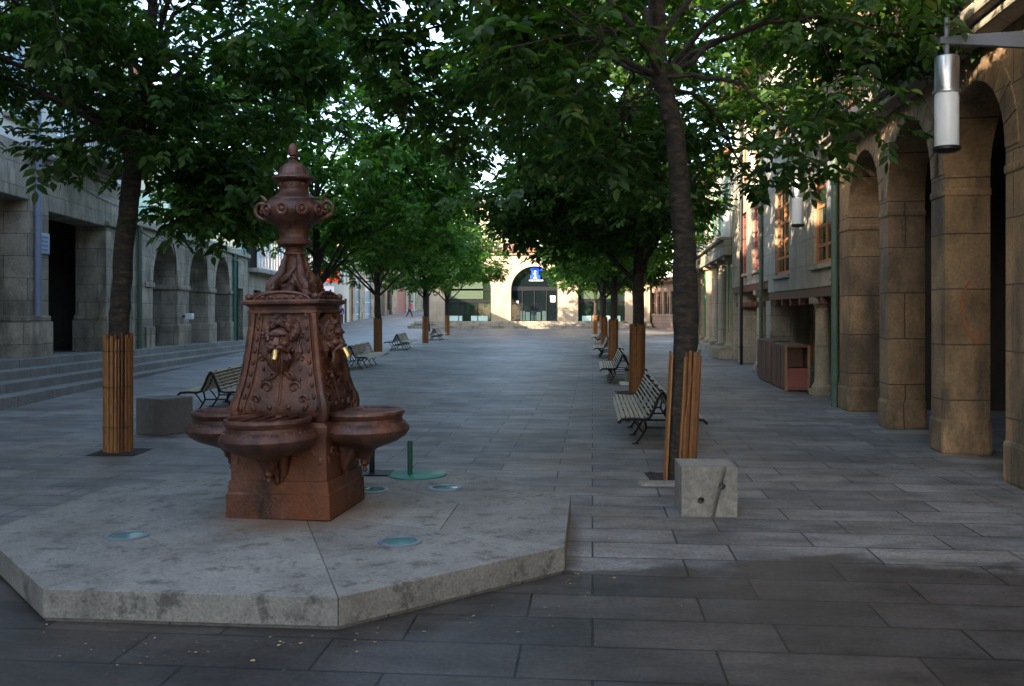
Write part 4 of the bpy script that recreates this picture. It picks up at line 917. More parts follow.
# green post on round sheet, and dark post on plate
t = thing('green_stub_post', 'short green post standing on a flat green disc behind the fountain', 'post', (*at(410, 475, 8.0)[:2], SZ))
mb = MB(); mb.lathe([(0.022, 0.008), (0.024, 0.30), (0.02, 0.305)], 14); mb.build('post', 'dkgreen_paint', t, smooth=True)
mb = MB(); mb.lathe([(0.255, 0.001), (0.255, 0.009), (0.25, 0.012), (0.02, 0.013)], 32, (0.06, 0.03, 0)); mb.build('base_disc', 'green_sheet', t, smooth=True)
t = thing('dark_stub_post', 'short dark post on a black square plate beside the fountain foot', 'post', (*at(372, 472, 8.1)[:2], SZ))
mb = MB(); mb.lathe([(0.024, 0.008), (0.024, 0.30), (0.02, 0.305)], 14); mb.build('post', 'black_iron', t, smooth=True)
mb = MB(); mb.box(-0.22, 0.18, -0.14, 0.12, 0.001, 0.014); mb.build('base_plate', 'black_iron', t, bevel=0.003)

# ------------------------------------------------------------------ stone cubes
t = thing('stone_cube', 'pale stone cube with a slanting groove and two drilled holes beside the nearest right tree', 'stone block', (1.545, 7.36, 0), R(-3))
mb = MB(); s2 = 0.215; h = 0.385
mb.box(-s2, s2, -s2, s2, 0, h); cube = mb.build('block', 'block', t)
c1 = MB(); c1.hexa([(0.0, -s2 - 0.1, -0.05), (0.028, -s2 - 0.1, -0.05), (0.028, -s2 + 0.05, -0.05), (0.0, -s2 + 0.05, -0.05), (0.118, -s2 - 0.1, h + 0.05), (0.146, -s2 - 0.1, h + 0.05), (0.146, -s2 + 0.05, h + 0.05), (0.118, -s2 + 0.05, h + 0.05)])
cs_ = [c1]
for x, z in ((-0.065, 0.125), (0.098, 0.235)):
    c2 = MB(); c2.tube([(x, -s2 - 0.05, z), (x, -s2 + 0.10, z)], 0.027, 16); cs_.append(c2)
cos_ = []
for c2 in cs_:
    co = c2.build('cutter', None); co.parent = t; cos_.append(co)
    bo = cube.modifiers.new('b', 'BOOLEAN'); bo.operation = 'DIFFERENCE'; bo.object = co; bo.solver = 'EXACT'
bpy.context.view_layer.update()
dg = bpy.context.evaluated_depsgraph_get(); me = bpy.data.meshes.new_from_object(cube.evaluated_get(dg)); cube.modifiers.clear(); cube.data = me
print('CUBE', len(me.vertices), [tuple(round(c, 2) for c in v) for v in cube.bound_box][:7:6])
for co in cos_: bpy.data.objects.remove(co)
bv = cube.modifiers.new('v', 'BEVEL'); bv.width = 0.006; bv.segments = 2; bv.limit_method = 'ANGLE'; bv.angle_limit = R(40)
t = thing('stone_cube', 'dark plain stone cube between the left tree and the slatted bench', 'stone block', (-4.57, 12.1, 0), R(-28))
mb = MB(); mb.box(-0.25, 0.25, -0.25, 0.25, 0, 0.47); mb.build('block', simple('dark_block', (0.13, 0.125, 0.115), 0.85, 0, 0.35, 12, 0.5), t, bevel=0.01)
t = thing('stone_block', 'small pale stone block on the ground at the foot of the nearer green post', 'stone block', (7.15, 31.8, 0), R(-7))
mb = MB(); mb.box(-0.28, 0.28, -0.9, 0.9, 0, 0.36); mb.build('block', 'stone_pale', t, bevel=0.02)
# marker stub near third right tree
t = thing('short_bollard', 'short grey pipe set in a small white concrete foot near the right benches', 'bollard', (at(627, 384, 19.9).x, 19.9, 0))
mb = MB(); mb.lathe([(0.05, 0.05), (0.05, 0.30)], 14); mb.build('pipe', 'block', t, smooth=True)
mb = MB(); mb.lathe([(0.056, 0.30), (0.056, 0.36), (0.04, 0.37)], 14); mb.build('cap', 'black_iron', t, smooth=True)
mb = MB(); mb.box(-0.16, 0.12, -0.12, 0.14, 0, 0.07); mb.build('foot', 'paper', t, bevel=0.01)

# wooden counters on the right
t = thing('wooden_counter', 'dark brown wooden terrace counter with open shelf end beside the round column', 'counter', (5.44, 18.3, 0), math.atan2(1, 0.12) - math.pi / 2)
def counter(t, y0, y1, h):
    mb = MB(); mb.box(0.0, 0.46, y0, y1, h - 0.05, h); mb.box(0.0, 0.46, y0, y1, 0.02, 0.08); mb.build('top', 'brown_wood', t, bevel=0.01)
    mb = MB(); mb.box(0.0, 0.03, y0, y1, 0.08, h - 0.05)
    for k in range(4):
        y = y0 + (y1 - y0) * k / 3; mb.box(-0.012, 0.0, max(y0, y - 0.05), min(y1, y + 0.05), 0.06, h - 0.05)
    mb.box(0.43, 0.46, y0, y1, 0.08, h - 0.05); mb.build('side_panel', 'brown_wood', t, bevel=0.004)
    mb = MB(); mb.box(0.03, 0.43, y0 + 0.01, y0 + 0.04, 0.08, 0.42); mb.box(0.03, 0.43, y0, y0 + 0.06, 0.40, 0.46); mb.build('end_panel', 'red_wood', t, bevel=0.004); mb = MB(); mb.box(0.03, 0.43, y0 + 0.5, y0 + 0.53, 0.46, h - 0.05); mb.build('shelf_back', 'brown_wood', t)
    mb = MB(); mb.box(-0.015, 0.035, y0 - 0.02, y0 + 0.03, 0, h); mb.box(0.425, 0.475, y0 - 0.02, y0 + 0.03, 0, h); mb.build('corner_post', 'tan_wood', t, bevel=0.004)
counter(t, 0.0, 1.7, 0.92)
t2 = thing('wooden_counter', 'reddish wooden counter standing end to end behind the one with the open shelf', 'counter', (5.44 + 0.22, 18.3 + 1.85, 0), math.atan2(1, 0.12) - math.pi / 2)
counter(t2, 0.0, 1.9, 0.95)

# ------------------------------------------------------------------ double benches
def make_bench():
    t = thing('double_bench', '', 'bench', (0, 0, 0), 0, 'slatted double benches set along the two tree rows')
    L = 2.9
    def slats(pts, name):
        mb = MB()
        for (x, z, a) in pts:
            i0 = len(mb.v); mb.box(-0.021, 0.021, 0, L, -0.010, 0.010); mb.xf(Matrix.Translation((x, 0, z)) @ Matrix.Rotation(a, 4, 'Y'), i0)
        return mb.build(name, 'slat', t, bevel=0.005)
    for s in (-1, 1):
        seat = [(s * x, z, s * a) for x, z, a in ((0.495, 0.315, 0.9), (0.455, 0.345, 0.25), (0.400, 0.352, 0.02), (0.345, 0.350, -0.03), (0.290, 0.346, -0.03), (0.235, 0.344, 0.0), (0.182, 0.352, -0.45))]
        slats(seat, 'seat')
        back = [(s * x, z, s * a) for x, z, a in ((0.145, 0.392, -0.98), (0.118, 0.440, -1.12), (0.096, 0.490, -1.17), (0.076, 0.540, -1.17), (0.058, 0.590, -1.1), (0.036, 0.636, -0.85), )]
        slats(back, 'backrest')
    for y in (0.28, 1.06, 1.84, 2.62):
        mb = MB()
        for s in (-1, 1):
            mb.tube([(s * 0.50, y, 0.295), (s * 0.455, y, 0.327), (s * 0.34, y, 0.332), (s * 0.22, y, 0.325), (s * 0.16, y, 0.345), (s * 0.10, y, 0.45), (s * 0.06, y, 0.55), (s * 0.02, y, 0.645), (0, y, 0.65)], 0.014, 6)
            mb.tube([(s * 0.20, y, 0.325), (s * 0.17, y, 0.2), (s * 0.24, y, 0.08), (s * 0.30, y, 0.0)], 0.014, 6)
            mb.tube([(s * 0.36, y, 0.33), (s * 0.27, y, 0.22), (s * 0.20, y, 0.12)], 0.011, 6); mb.tube([(s * 0.26, y, 0.0), (s * 0.34, y, 0.0)], 0.018, 6)
        mb.tube([(-0.19, y, 0.2), (0.19, y, 0.2)], 0.012, 6); mb.build('leg_frame', 'black_iron', t)
    # black painted end hoops closing the back-to-back frames
    for y in (0.0, L):
        mb = MB()
        for s in (-1, 1): mb.tube([(s * 0.515, y, 0.285), (s * 0.47, y, 0.33), (s * 0.34, y, 0.338), (s * 0.22, y, 0.33), (s * 0.15, y, 0.35), (s * 0.095, y, 0.46), (s * 0.05, y, 0.575), (0, y, 0.655)], 0.019, 6)
        mb.build('end_hoop', 'black_iron', t)
    return t
bench = make_bench()
spots = [((1.76, 10.75), 0.085, 'slatted double bench directly behind the nearest right tree'),
         ((2.44, 20.1), 0.085, 'double bench beside the short grey bollard, second along the right row'),
         ((3.25, 31.0), 0.09, 'double bench between the third and fourth right trees'),
         ((4.35, 44.5), 0.09, 'farthest double bench of the right row, small behind the canes'),
         ((-4.68, 14.3), -0.03, 'double bench partly behind the fountain basin, by the dark stone cube'),
         ((-4.42, 25.0), 0.02, 'double bench seen just right of the fountain body'),
         ((-4.67, 37.2), 0.0, 'double bench between the first two small trees right of the fountain'),
         ((-4.25, 50.0), 0.0, 'farthest double bench of the left row, below the far left arch')]
for i, ((x, y), s_, lab) in enumerate(spots):
    if i == 0: bench.location = (x, y, 0); bench.rotation_euler = (0, 0, -math.atan(s_)); bench['label'] = lab
    else: dup(bench, (x, y, 0), -math.atan(s_), lab)

# ------------------------------------------------------------------ trees
def leaves_mesh(name, clusters, seed, per=26, spread=0.42, ll=0.125, lw=0.045, nl=7):
    rng = np.random.default_rng(seed); Cn = np.array(clusters, float); K = len(Cn)
    N = K * per
    cidx = np.repeat(np.arange(K), per)
    off = rng.normal(size=(N, 3)); off /= np.linalg.norm(off, axis=1)[:, None]; rad = spread * rng.random(N) ** 0.5
    # clumps are flattened sprays of differing size
    sc = (0.6 + 0.75 * rng.random(K))[cidx]
    base = Cn[cidx] + off * (rad * sc)[:, None] * np.array([1.15, 1.15, 0.62])
    dirs = off + rng.normal(size=(N, 3)) * 0.45; dirs[:, 2] = dirs[:, 2] * 0.45 - 0.35; dirs /= np.linalg.norm(dirs, axis=1)[:, None]
    V = []; 
    side = np.cross(dirs, np.array([0, 0, 1.0])); side /= (np.linalg.norm(side, axis=1)[:, None] + 1e-9)
    up = np.cross(side, dirs)
    sz = 0.55 + 0.85 * rng.random(N)
    for j in range(nl):
        if j == nl - 1: b0 = base + dirs * (0.055 * (nl - 1) / 2 * sz)[:, None]; ld = dirs.copy()
        else:
            row = j // 2; sg = 1 if j % 2 else -1
            b0 = base + dirs * (0.055 * row * sz)[:, None]; ld = dirs * 0.55 + side * (sg * 0.85) - np.array([0, 0, 0.18])
        ld = ld + rng.normal(size=(N, 3)) * 0.18; ld /= np.linalg.norm(ld, axis=1)[:, None]
        nn = up + rng.normal(size=(N, 3)) * 0.35; ws = np.cross(ld, nn); ws /= (np.linalg.norm(ws, axis=1)[:, None] + 1e-9)
        fold = np.cross(ws, ld)
        l_ = (ll * sz * (0.8 + 0.4 * rng.random(N)))[:, None]; w_ = (lw * sz)[:, None]
        p0 = b0; p1 = b0 + ld * l_ * 0.28 + ws * w_ * 0.75 + fold * w_ * 0.25; p2 = b0 + ld * l_ * 0.68 + ws * w_ * 0.7 + fold * w_ * 0.15
        p3 = b0 + ld * l_ - np.array([0, 0, 1.0]) * l_ * 0.12
        p4 = b0 + ld * l_ * 0.68 - ws * w_ * 0.7 + fold * w_ * 0.15; p5 = b0 + ld * l_ * 0.28 - ws * w_ * 0.75 + fold * w_ * 0.25
        V.append(np.stack([p0, p1, p2, p3, p4, p5], 1))
    V = np.concatenate(V, 0); nq = V.shape[0]; V = V.reshape(-1, 3)
    me = bpy.data.meshes.new(name); me.vertices.add(len(V)); me.vertices.foreach_set('co', V.astype(np.float32).ravel())
    b = np.arange(nq)[:, None] * 6
    faces = np.concatenate([b + np.array([[0, 1, 2, 3]]), b + np.array([[0, 3, 4, 5]])], 1).reshape(-1)
    me.loops.add(len(faces)); me.loops.foreach_set('vertex_index', faces.astype(np.int32))
    me.polygons.add(nq * 2); me.polygons.foreach_set('loop_start', (np.arange(nq * 2) * 4).astype(np.int32))
    me.update(calc_edges=True); return me

def crown_pts(rng, n, cz, rx, rz_up, rz_dn, cx=0, cy=0, hollow=0.35, lean=None):
    out = []
    while len(out) < n:
        p = Vector((rng.gauss(0, 1), rng.gauss(0, 1), rng.gauss(0, 1))).normalized()
        r = (hollow + (1 - hollow) * rng.random() ** 0.6)
        q = Vector((cx + p.x * rx * r, cy + p.y * rx * r, cz + p.z * (rz_up if p.z > 0 else rz_dn) * r))
        # lumpy outline
        k = math.sin(q.x * 1.9 + q.z * 1.3) * math.sin(q.y * 1.7 - q.z * 1.1 + 2)
        if k < -0.35 and rng.random() < 0.8: continue
        out.append(q)
    return out

def make_tree(name, label, loc, rz, trunk, crown, seed, per=26, ll=0.125, lw=0.045, leaf='leaf', group='trees in the two rows along the plaza', limbs=9, limb_r=0.036, zlo=2.1, wrap=True, wrapfn=None, spread=0.42, extra=None):
    rng = random.Random(seed)
    t = thing(name, label, 'tree', loc, rz, group)
    mb = MB(); tp = [Vector(p[:3]) for p in trunk]; tr = [p[3] for p in trunk]
    # densify + wobble
    P = []; Rr = []
    for i in range(len(tp) - 1):
        for k in range(5):
            f = k / 5; P.append(tp[i].lerp(tp[i + 1], f) + Vector((rng.uniform(-1, 1), rng.uniform(-1, 1), 0)) * 0.010); Rr.append(tr[i] + (tr[i + 1] - tr[i]) * f + rng.uniform(-0.004, 0.006))
    P.append(tp[-1]); Rr.append(tr[-1]); mb.tube(P, Rr, 12)
    nodes = []  # (point, radius)
    z_lo = zlo; ztop = tp[-1].z
    for (p, r) in zip(P, Rr):
        if p.z > z_lo: nodes.append((p, r))
    cs = crown; cen = sum(cs, Vector()) / len(cs)
    # limbs toward spread-out targets
    tg = []
    pool = cs[:]
    rng.shuffle(pool)
    for q in pool:
        if all((q - o).length > 1.5 for o in tg): tg.append(q)
        if len(tg) >= limbs * 2: break
    for q in tg:
        hd = math.hypot(q.x - tp[0].x, q.y - tp[0].y)
        zst = min(max(q.z - hd * 0.75, z_lo + 0.1), ztop - 0.1)
        st = min(nodes[:len([1 for _ in P if _.z > z_lo])], key=lambda n: abs(n[0].z - zst))
        p0 = st[0]; r0 = min(st[1] * 0.38, limb_r); n = 9; pts = []; rs = []
        for k in range(n + 1):
            f = k / n; m = p0.lerp(q, f); m.z += 0.35 * math.sin(f * math.pi) * (1 if q.z > p0.z else 0.6); m += Vector((rng.uniform(-1, 1), rng.uniform(-1, 1), rng.uniform(-1, 1))) * 0.05 * (0 < k < n)
            pts.append(m); rs.append(r0 * (1 - f) + 0.008)
        mb.tube(pts, rs, 7)
        nodes += list(zip(pts[2:], rs[2:]))
    import bisect
    arr = np.array([tuple(n[0]) for n in nodes])
    for q in cs:
        dd = np.linalg.norm(arr - np.array(q), axis=1); i = int(dd.argmin()); p0 = nodes[i][0]
        if dd[i] < 0.12: continue
        mid = p0.lerp(q, 0.5) + Vector((rng.uniform(-.1, .1), rng.uniform(-.1, .1), 0.08))
        mb.tube([p0, mid, q, q + (q - p0).normalized() * 0.25 - Vector((0, 0, 0.08))], [min(nodes[i][1], 0.016), 0.009, 0.006, 0.003], 4, False)
    mb.build('trunk', 'bark', t, smooth=True)
    me = leaves_mesh('crown', [tuple(q) for q in cs], seed, per, spread, ll, lw); me.materials.append(M[leaf])
    o = bpy.data.objects.new('crown', me); C.objects.link(o); o.parent = t
    if wrap: cane_wrap(t, trunk, seed, wrapfn)
    return t
def cane_wrap(t, trunk, seed, fn=None, h=1.33, n=46):
    if fn: h = 1.21; n = 60
    rng = random.Random(seed + 99); mb = MB(); r = trunk[0][3] + 0.022; ax, ay = trunk[1][0] - trunk[0][0], trunk[1][1] - trunk[0][1]; zz = trunk[1][2]
    for k in range(n):
        a = 2 * math.pi * k / n + rng.uniform(-0.05, 0.05)
        if fn and not fn(a % (2 * math.pi)): continue
        rr = r + rng.uniform(-0.006, 0.010); hh = h + rng.uniform(-0.05, 0.03); tw = rng.uniform(-0.05, 0.05)
        p = lambda z, q: (trunk[0][0] + ax * z / zz + rr * math.cos(a + q), trunk[0][1] + ay * z / zz + rr * math.sin(a + q), z)
        mb.tube([p(0.005, 0), p(hh * 0.5, tw), p(hh, tw * 1.6)], 0.0115, 5)
    mb.build('cane_wrap', 'cane', t)
    mb = MB()
    for z in (0.3, 0.75, 1.15):
        mb.tube([(trunk[0][0] + ax * z / zz + (r + 0.020) * math.cos(q), trunk[0][1] + ay * z / zz + (r + 0.020) * math.sin(q), z) for q in np.linspace(0, 2 * math.pi, 25)], 0.003, 5, False)
    if not fn: mb.build('binding_wire', 'black_iron', t)

def sub(cs, cond): return [q for q in cs if cond(q)]
# near right tree
rg = random.Random(11)
Yt = 8.7; X0 = (679 - 512) / F * Yt
def lp(px, py): 
    v = at(px, py, Yt); return (v.x - X0, 0, v.z)
tk = [(0, 0, -0.02, 0.118)] + [(*lp(px, py), r) for px, py, r in ((685, 353, 0.113), (686, 300, 0.122), (684, 240, 0.102), (677, 146, 0.092), (658, 60, 0.080), (655, -20, 0.070), (650, -120, 0.055), (655, -230, 0.025))]
cs = crown_pts(rg, 270, 4.75, 3.1, 2.2, 2.0, -0.25, 0.2)
# keep the low right side airy, leaves hanging above the arcade
def keep_r(q):
    if q.z < 2.95 and q.x > 0.3: return False
    if q.z < 2.9 and q.x < -1.2 and q.y < 0: return False
    if q.y < -1.9 and q.z < 4.2: return False
    px = 512 + F * (q.x + X0) / (q.y + Yt); py = HOR - F * (q.z - CAMH) / (q.y + Yt)
    if 690 < px < 775 and py < 170 and rg.random() < 0.72: return False
    if 610 < px < 725 and py > -30 and q.y < 0.35 and rg.random() < 0.92: return False
    if px > 955 and py > -20: return False
    if px > 900 and py > 75: return False
    if px > 800 and py > 125: return False
    if px > 795 and rg.random() < 0.3: return False
    if px > 700 and py > 190: return False
    if px < 460 and 10 < py < 130 and rg.random() < 0.2: return False
    return True
cs = sub(cs, keep_r)
cs += [Vector((1.2 + 0.24 * k + rg.uniform(-.3, .3), rg.uniform(-1.0, 1.4), 3.55 + rg.uniform(-0.55, 0.8))) for k in range(8)]
cs += [Vector((rg.uniform(0.0, 1.4), rg.uniform(-0.4, 1.6), rg.uniform(3.0, 3.5))) for k in range(12)]
cs = sub(cs, lambda q: keep_r(q) or q.z < 2.9)
for k in range(20):
    f = rg.random(); Yq = rg.uniform(8.9, 10.6); px = 790 + 165 * f; v = at(px, rg.uniform(-15, 105 - 50 * f), Yq); cs.append(Vector((v.x - X0, Yq - Yt, v.z)))
def wr(a):
    return (R(180) < a < R(212)) or (R(255) < a < R(360))
make_tree('plaza_tree', 'nearest right tree with split cane guard, standing behind the grooved stone cube', (X0, Yt, 0), 0, tk, cs, 21, per=27, ll=0.10, lw=0.031, limbs=11, limb_r=0.022, zlo=3.65, wrapfn=wr, spread=0.44)
# near left tree
Yl = 10.4; Xl0 = (118 - 512) / F * Yl
def lp2(px, py):
    v = at(px, py, Yl); return (v.x - Xl0, 0, v.z)
tk = [(0, 0, -0.02, 0.122)] + [(*lp2(px, py), r) for px, py, r in ((118, 333, 0.112), (121, 290, 0.105), (126, 230, 0.105), (133, 170, 0.10), (140, 120, 0.08), (150, 50, 0.06), (155, -60, 0.04), (158, -150, 0.02))]
cs = crown_pts(rg, 270, 4.9, 2.9, 2.3, 2.1, -0.1, -0.1)
def keep_l(q):
    px = 512 + F * (q.x + Xl0) / (q.y + Yl); py = HOR - F * (q.z - CAMH) / (q.y + Yl)
    if q.y < -2.0 and q.z < 3.6: return False
    lim = 235 if px > 205 else (205 if px < 30 else 185)
    if py > lim: return False
    if 130 < px < 235 and 45 < py < 150 and rg.random() < 0.55: return False
    if px < 130 and 85 < py < 135 and rg.random() < 0.5: return False
    if px < 70 and 90 < py < 195 and rg.random() < 0.7: return False
    return True
cs = sub(cs, keep_l)
cs += [Vector((1.15 + rg.uniform(-.35, .35), rg.uniform(-0.6, 0.8), rg.uniform(2.6, 3.5))) for k in range(16)]
make_tree('plaza_tree', 'nearest left tree with full cane guard, beside the dark stone cube', (Xl0, Yl, 0), 0, tk, cs, 22, per=26, ll=0.10, lw=0.032, limbs=11, zlo=3.3, spread=0.44)
# the remaining trees: two models, copied
def row_tree(seed, label, loc, rz, leaf, cz=4.9, rx=3.25, per=26, ll=0.125, n=230, up=3.4, dn=2.55, filt=None, more=()):
    r = random.Random(seed); tk = [(0, 0, -0.02, 0.12), (0.02, 0.0, 1.4, 0.115), (0.04, 0.02, 2.6, 0.10), (0.0, 0.05, 4.0, 0.08), (0.1, 0.0, 5.6, 0.05), (0.05, 0, 7.6, 0.02)]
    cs = crown_pts(r, n, cz, rx, up, dn, 0, 0)
    cs = [q for q in cs if q.z > 2.75 + 0.3 * math.sin(q.x * 2 + q.y * 3)]
    cs += list(more)
    if filt: cs = [q for q in cs if filt(q, 512 + F * (q.x + loc[0]) / (q.y + loc[1]), HOR - F * (q.z - CAMH) / (q.y + loc[1]))]
    return make_tree('plaza_tree', label, loc, rz, tk, cs, seed, per=per, ll=ll, lw=0.042, leaf=leaf, spread=0.5)
Ta = row_tree(31, 'second right tree, slim dark trunk in a reddish cane guard beyond the nearest bench', (2.43, 17.9, 0), 0.0, 'leaf', n=300, rx=3.8, filt=lambda q, px, py: not (px > 700 and py > 130) and not (px > 660 and py > 225), more=[at(random.Random(k).uniform(490, 610), random.Random(k + 50).uniform(185, 240), 17.2 + 0.08 * k) - Vector((2.43, 17.9, 0)) for k in range(20)])
Tb = row_tree(32, 'second left tree, mostly hidden behind the fountain', (-4.75, 22.2, 0), 0.0, 'leaf_lit', n=300, rx=3.9, filt=lambda q, px, py: not (285 < px < 362 and py > 232) and not (px < 290 and py > 235))
Tc = row_tree(33, 'third right tree, in a cane guard beside the second bench', (3.23, 29.4, 0), 0.0, 'leaf_lit', n=240)
for src, loc, rz, lab in ((Tb, (-4.98, 34.2, 0), 2.2, 'small tree just right of the fountain, between two benches of the left row'),
                          (Tc, (-4.35, 46.2, 0), 1.1, 'fourth left tree, between the two farthest left benches'),
                          (Tb, (-4.25, 60.5, 0), 4.0, 'farthest left tree, in front of the far left arch'),
                          (Ta, (4.1, 40.9, 0), 3.0, 'fourth right tree, its cane guard just left of the second bench backrest'),
                          (Tc, (5.2, 53.0, 0), 2.0, 'fifth right tree with a slightly wide cane guard'),
                          (Tb, (5.65, 62.5, 0), 5.2, 'farthest right tree, in front of the far right arch')):
    dup(src, loc, rz, lab)

# tree pits
def pit(x, y, s, rz=R(-5)):
    mb = MB(); n = 10
    vs_ = [(x + (i / n - 0.5) * s, y + (j / n - 0.5) * s, 0.006 + 0.02 * random.random() * (0 < i < n and 0 < j < n)) for j in range(n + 1) for i in range(n + 1)]
    mb.add(vs_, [(j * (n + 1) + i, j * (n + 1) + i + 1, (j + 1) * (n + 1) + i + 1, (j + 1) * (n + 1) + i) for j in range(n) for i in range(n)]); return mb
random.seed(5)
allm = MB()
for (x, y, s) in ((X0 - 0.02, Yt + 0.12, 0.52), (Xl0 + 0.02, Yl, 0.55), (2.43, 17.9, 0.8), (-4.98, 34.2, 0.8), (3.23, 29.4, 0.8)):
    m_ = pit(x, y, s); allm.add(m_.v, m_.f)
struct('tree_pit_soil', allm, 'soil')
mb = MB()
mb.hexa([(X0 - 0.42, Yt - 0.32, 0.001), (X0 - 0.03, Yt - 0.38, 0.001), (X0 - 0.03, Yt - 0.18, 0.001), (X0 - 0.42, Yt - 0.14, 0.001), (X0 - 0.40, Yt - 0.31, 0.03), (X0 - 0.05, Yt - 0.36, 0.035), (X0 - 0.05, Yt - 0.2, 0.035), (X0 - 0.40, Yt - 0.16, 0.03)])
tag(mb.build('broken_slab', 'block', bevel=0.008), 'broken piece of pale paving lying at the foot of the nearest right tree', 'paving piece')
tag_ = MB(); tag_.tube([(X0 + 0.0, Yt - 0.2, 0.02), (X0 + 0.03, Yt - 0.17, 0.6), (X0 + 0.09, Yt - 0.15, 1.0)], 0.008, 6)
tag(tag_.build('loose_cane', 'cane'), 'single thin cane leaning against the nearest right tree guard', 'cane')

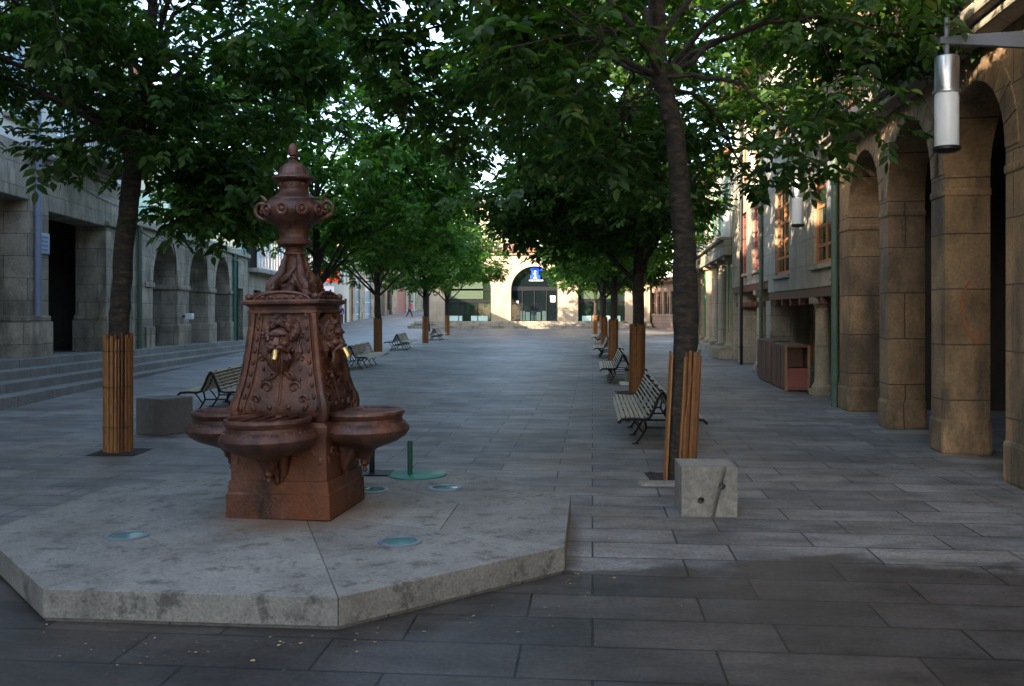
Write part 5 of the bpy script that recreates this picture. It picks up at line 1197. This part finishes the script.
# ------------------------------------------------------------------ people
def person(label, loc, rz, top, bottom, lean=0.0, stride=0.25):
    t = thing('person', label, 'person', loc, rz)
    def skin(name, joints, edges, mat, sub_=2):
        me = bpy.data.meshes.new(name); me.from_pydata([j[0] for j in joints], edges, [])
        o = bpy.data.objects.new(name, me); C.objects.link(o); o.parent = t
        md = o.modifiers.new('s', 'SKIN'); me.skin_vertices or None
        if not me.skin_vertices:
            bm = bmesh.new(); bm.from_mesh(me); bm.verts.layers.skin.verify(); bm.to_mesh(me); bm.free()
        for i, j in enumerate(joints):
            me.skin_vertices[0].data[i].radius = (j[1], j[1] * (j[2] if len(j) > 2 else 1)); me.skin_vertices[0].data[i].use_root = (i == 0)
        o.modifiers.new('d', 'SUBSURF').levels = sub_; o.modifiers['d'].render_levels = sub_
        me.materials.append(M[mat]); return o
    L = lambda z: lean * max(0, z - 0.9)
    J = [((0, 0, 0.95), 0.13, 0.8), ((0, L(1.2), 1.2), 0.12, 0.75), ((0, L(1.42), 1.42), 0.11, 0.7), ((0, L(1.52) + 0.01, 1.52), 0.05), ((0, L(1.6) + 0.02, 1.60), 0.075, 1.15), ((0, L(1.68) + 0.02, 1.68), 0.08, 1.15), ((0, L(1.72) + 0.01, 1.73), 0.05)]
    E = [(0, 1), (1, 2), (2, 3), (3, 4), (4, 5), (5, 6)]
    for s in (-1, 1):
        n = len(J); f = s * stride
        J += [((s * 0.18, L(1.42), 1.42), 0.055), ((s * 0.23, L(1.15) - f * 0.25, 1.15), 0.042), ((s * 0.22, L(0.95) + 0.12 - f * 0.3, 0.95), 0.032), ((s * 0.21, L(0.9) + 0.18 - f * 0.3, 0.86), 0.028)]
        E += [(2, n), (n, n + 1), (n + 1, n + 2), (n + 2, n + 3)]; n += 4
        J += [((s * 0.10, 0, 0.86), 0.088), ((s * 0.10, f * 0.55 + 0.03, 0.48), 0.06), ((s * 0.10, f - 0.02, 0.09), 0.042), ((s * 0.10, f + 0.10, 0.04), 0.035)]
        E += [(0, n), (n, n + 1), (n + 1, n + 2), (n + 2, n + 3)]
    skin('body', J, E, 'skin')
    g = 0.016
    Jt = [(J[0][0], 0.15, 0.8), (J[1][0], 0.14, 0.78), (J[2][0], 0.13, 0.7)]; Et = [(0, 1), (1, 2)]
    for s, o_ in ((-1, 7), (1, 15)):
        n = len(Jt); Jt += [(J[o_][0], 0.07), (J[o_ + 1][0], 0.058), (J[o_ + 2][0], 0.045)]; Et += [(2, n), (n, n + 1), (n + 1, n + 2)]
    skin('jacket', Jt, Et, top)
    Jb = [((0, 0, 0.97), 0.14, 0.8)]; Eb = []
    for s, o_ in ((-1, 11), (1, 19)):
        n = len(Jb); Jb += [(J[o_][0], 0.10), (J[o_ + 1][0], 0.072), (J[o_ + 2][0], 0.055)]; Eb += [(0, n), (n, n + 1), (n + 1, n + 2)]
    skin('trousers', Jb, Eb, bottom)
    mb = MB(); mb.ball((0, L(1.68) + 0.0, 1.70), (0.10, 0.115, 0.085), 14, 10); mb.build('hair', 'hair', t, smooth=True)
    mb = MB(); yf = L(1.62) + 0.115
    mb.ball((0, yf, 1.625), (0.012, 0.02, 0.02)); 
    for s in (-1, 1): mb.ball((s * 0.088, L(1.62) + 0.02, 1.63), (0.012, 0.02, 0.03))
    mb.build('nose_and_ears', 'skin', t, smooth=True)
person('person in a bright red jacket and dark trousers on the far left street', (-10.7, 96.0, gz(96)), R(-75), 'red_cloth', 'dark_cloth', 0.35, 0.3)
person('person in a violet top half hidden behind the fountain cornice', (-14.1, 75.8, gz(75.8)), R(180), 'violet_cloth', 'dark_cloth', 0.0, 0.15)
# dark slim post by the far left trees
t = thing('dark_lamp_post', 'slim dark lamp post standing by the left end of the far arches', 'lamp post', (at(428.5, 330, 66).x, 66, gz(66)))
mb = MB(); mb.lathe([(0.12, 0), (0.12, 0.5), (0.06, 0.6), (0.05, 4.6)], 12); mb.build('post', 'black_iron', t, smooth=True)
mb = MB(); mb.lathe([(0.10, 4.6), (0.16, 4.65), (0.18, 5.1), (0.05, 5.3)], 16); mb.build('lantern', 'opal', t, smooth=True)

# fallen leaves and crumbs of dirt round the platform and tree feet
random.seed(44); mb = MB()
def crumb(x, y, z, r):
    a = random.uniform(0, 6.28); n = random.choice((4, 5, 6)); ps = [(x + r * random.uniform(0.6, 1.2) * math.cos(a + 6.283 * k / n), y + r * random.uniform(0.4, 1.0) * math.sin(a + 6.283 * k / n), z + random.uniform(0.001, 0.006)) for k in range(n)]
    mb.add(ps, [tuple(range(n))])
for k in range(520):
    f = random.random()
    if f < 0.45:
        q = random.uniform(0, 6.28); r_ = 2.05 + abs(random.gauss(0, 0.22)); x, y = CX + r_ * math.cos(q), CY + r_ * math.sin(q)
    elif f < 0.7: x, y = X0 + random.gauss(0, 0.6), Yt + random.gauss(0, 0.6)
    elif f < 0.8: x, y = Xl0 + random.gauss(0, 0.6), Yl + random.gauss(0, 0.6)
    else: x, y = random.uniform(-5, 5), random.uniform(3.9, 16)
    if math.hypot(x - CX, y - CY) < 2.06: continue
    crumb(x, y, 0.002, random.uniform(0.004, 0.014))
tag(mb.build('leaf_litter', simple('litter', (0.38, 0.30, 0.17), 0.9, 0, 0.7, 3)), 'tiny pale leaf crumbs scattered over the dark paving', 'leaf litter', kind='stuff')
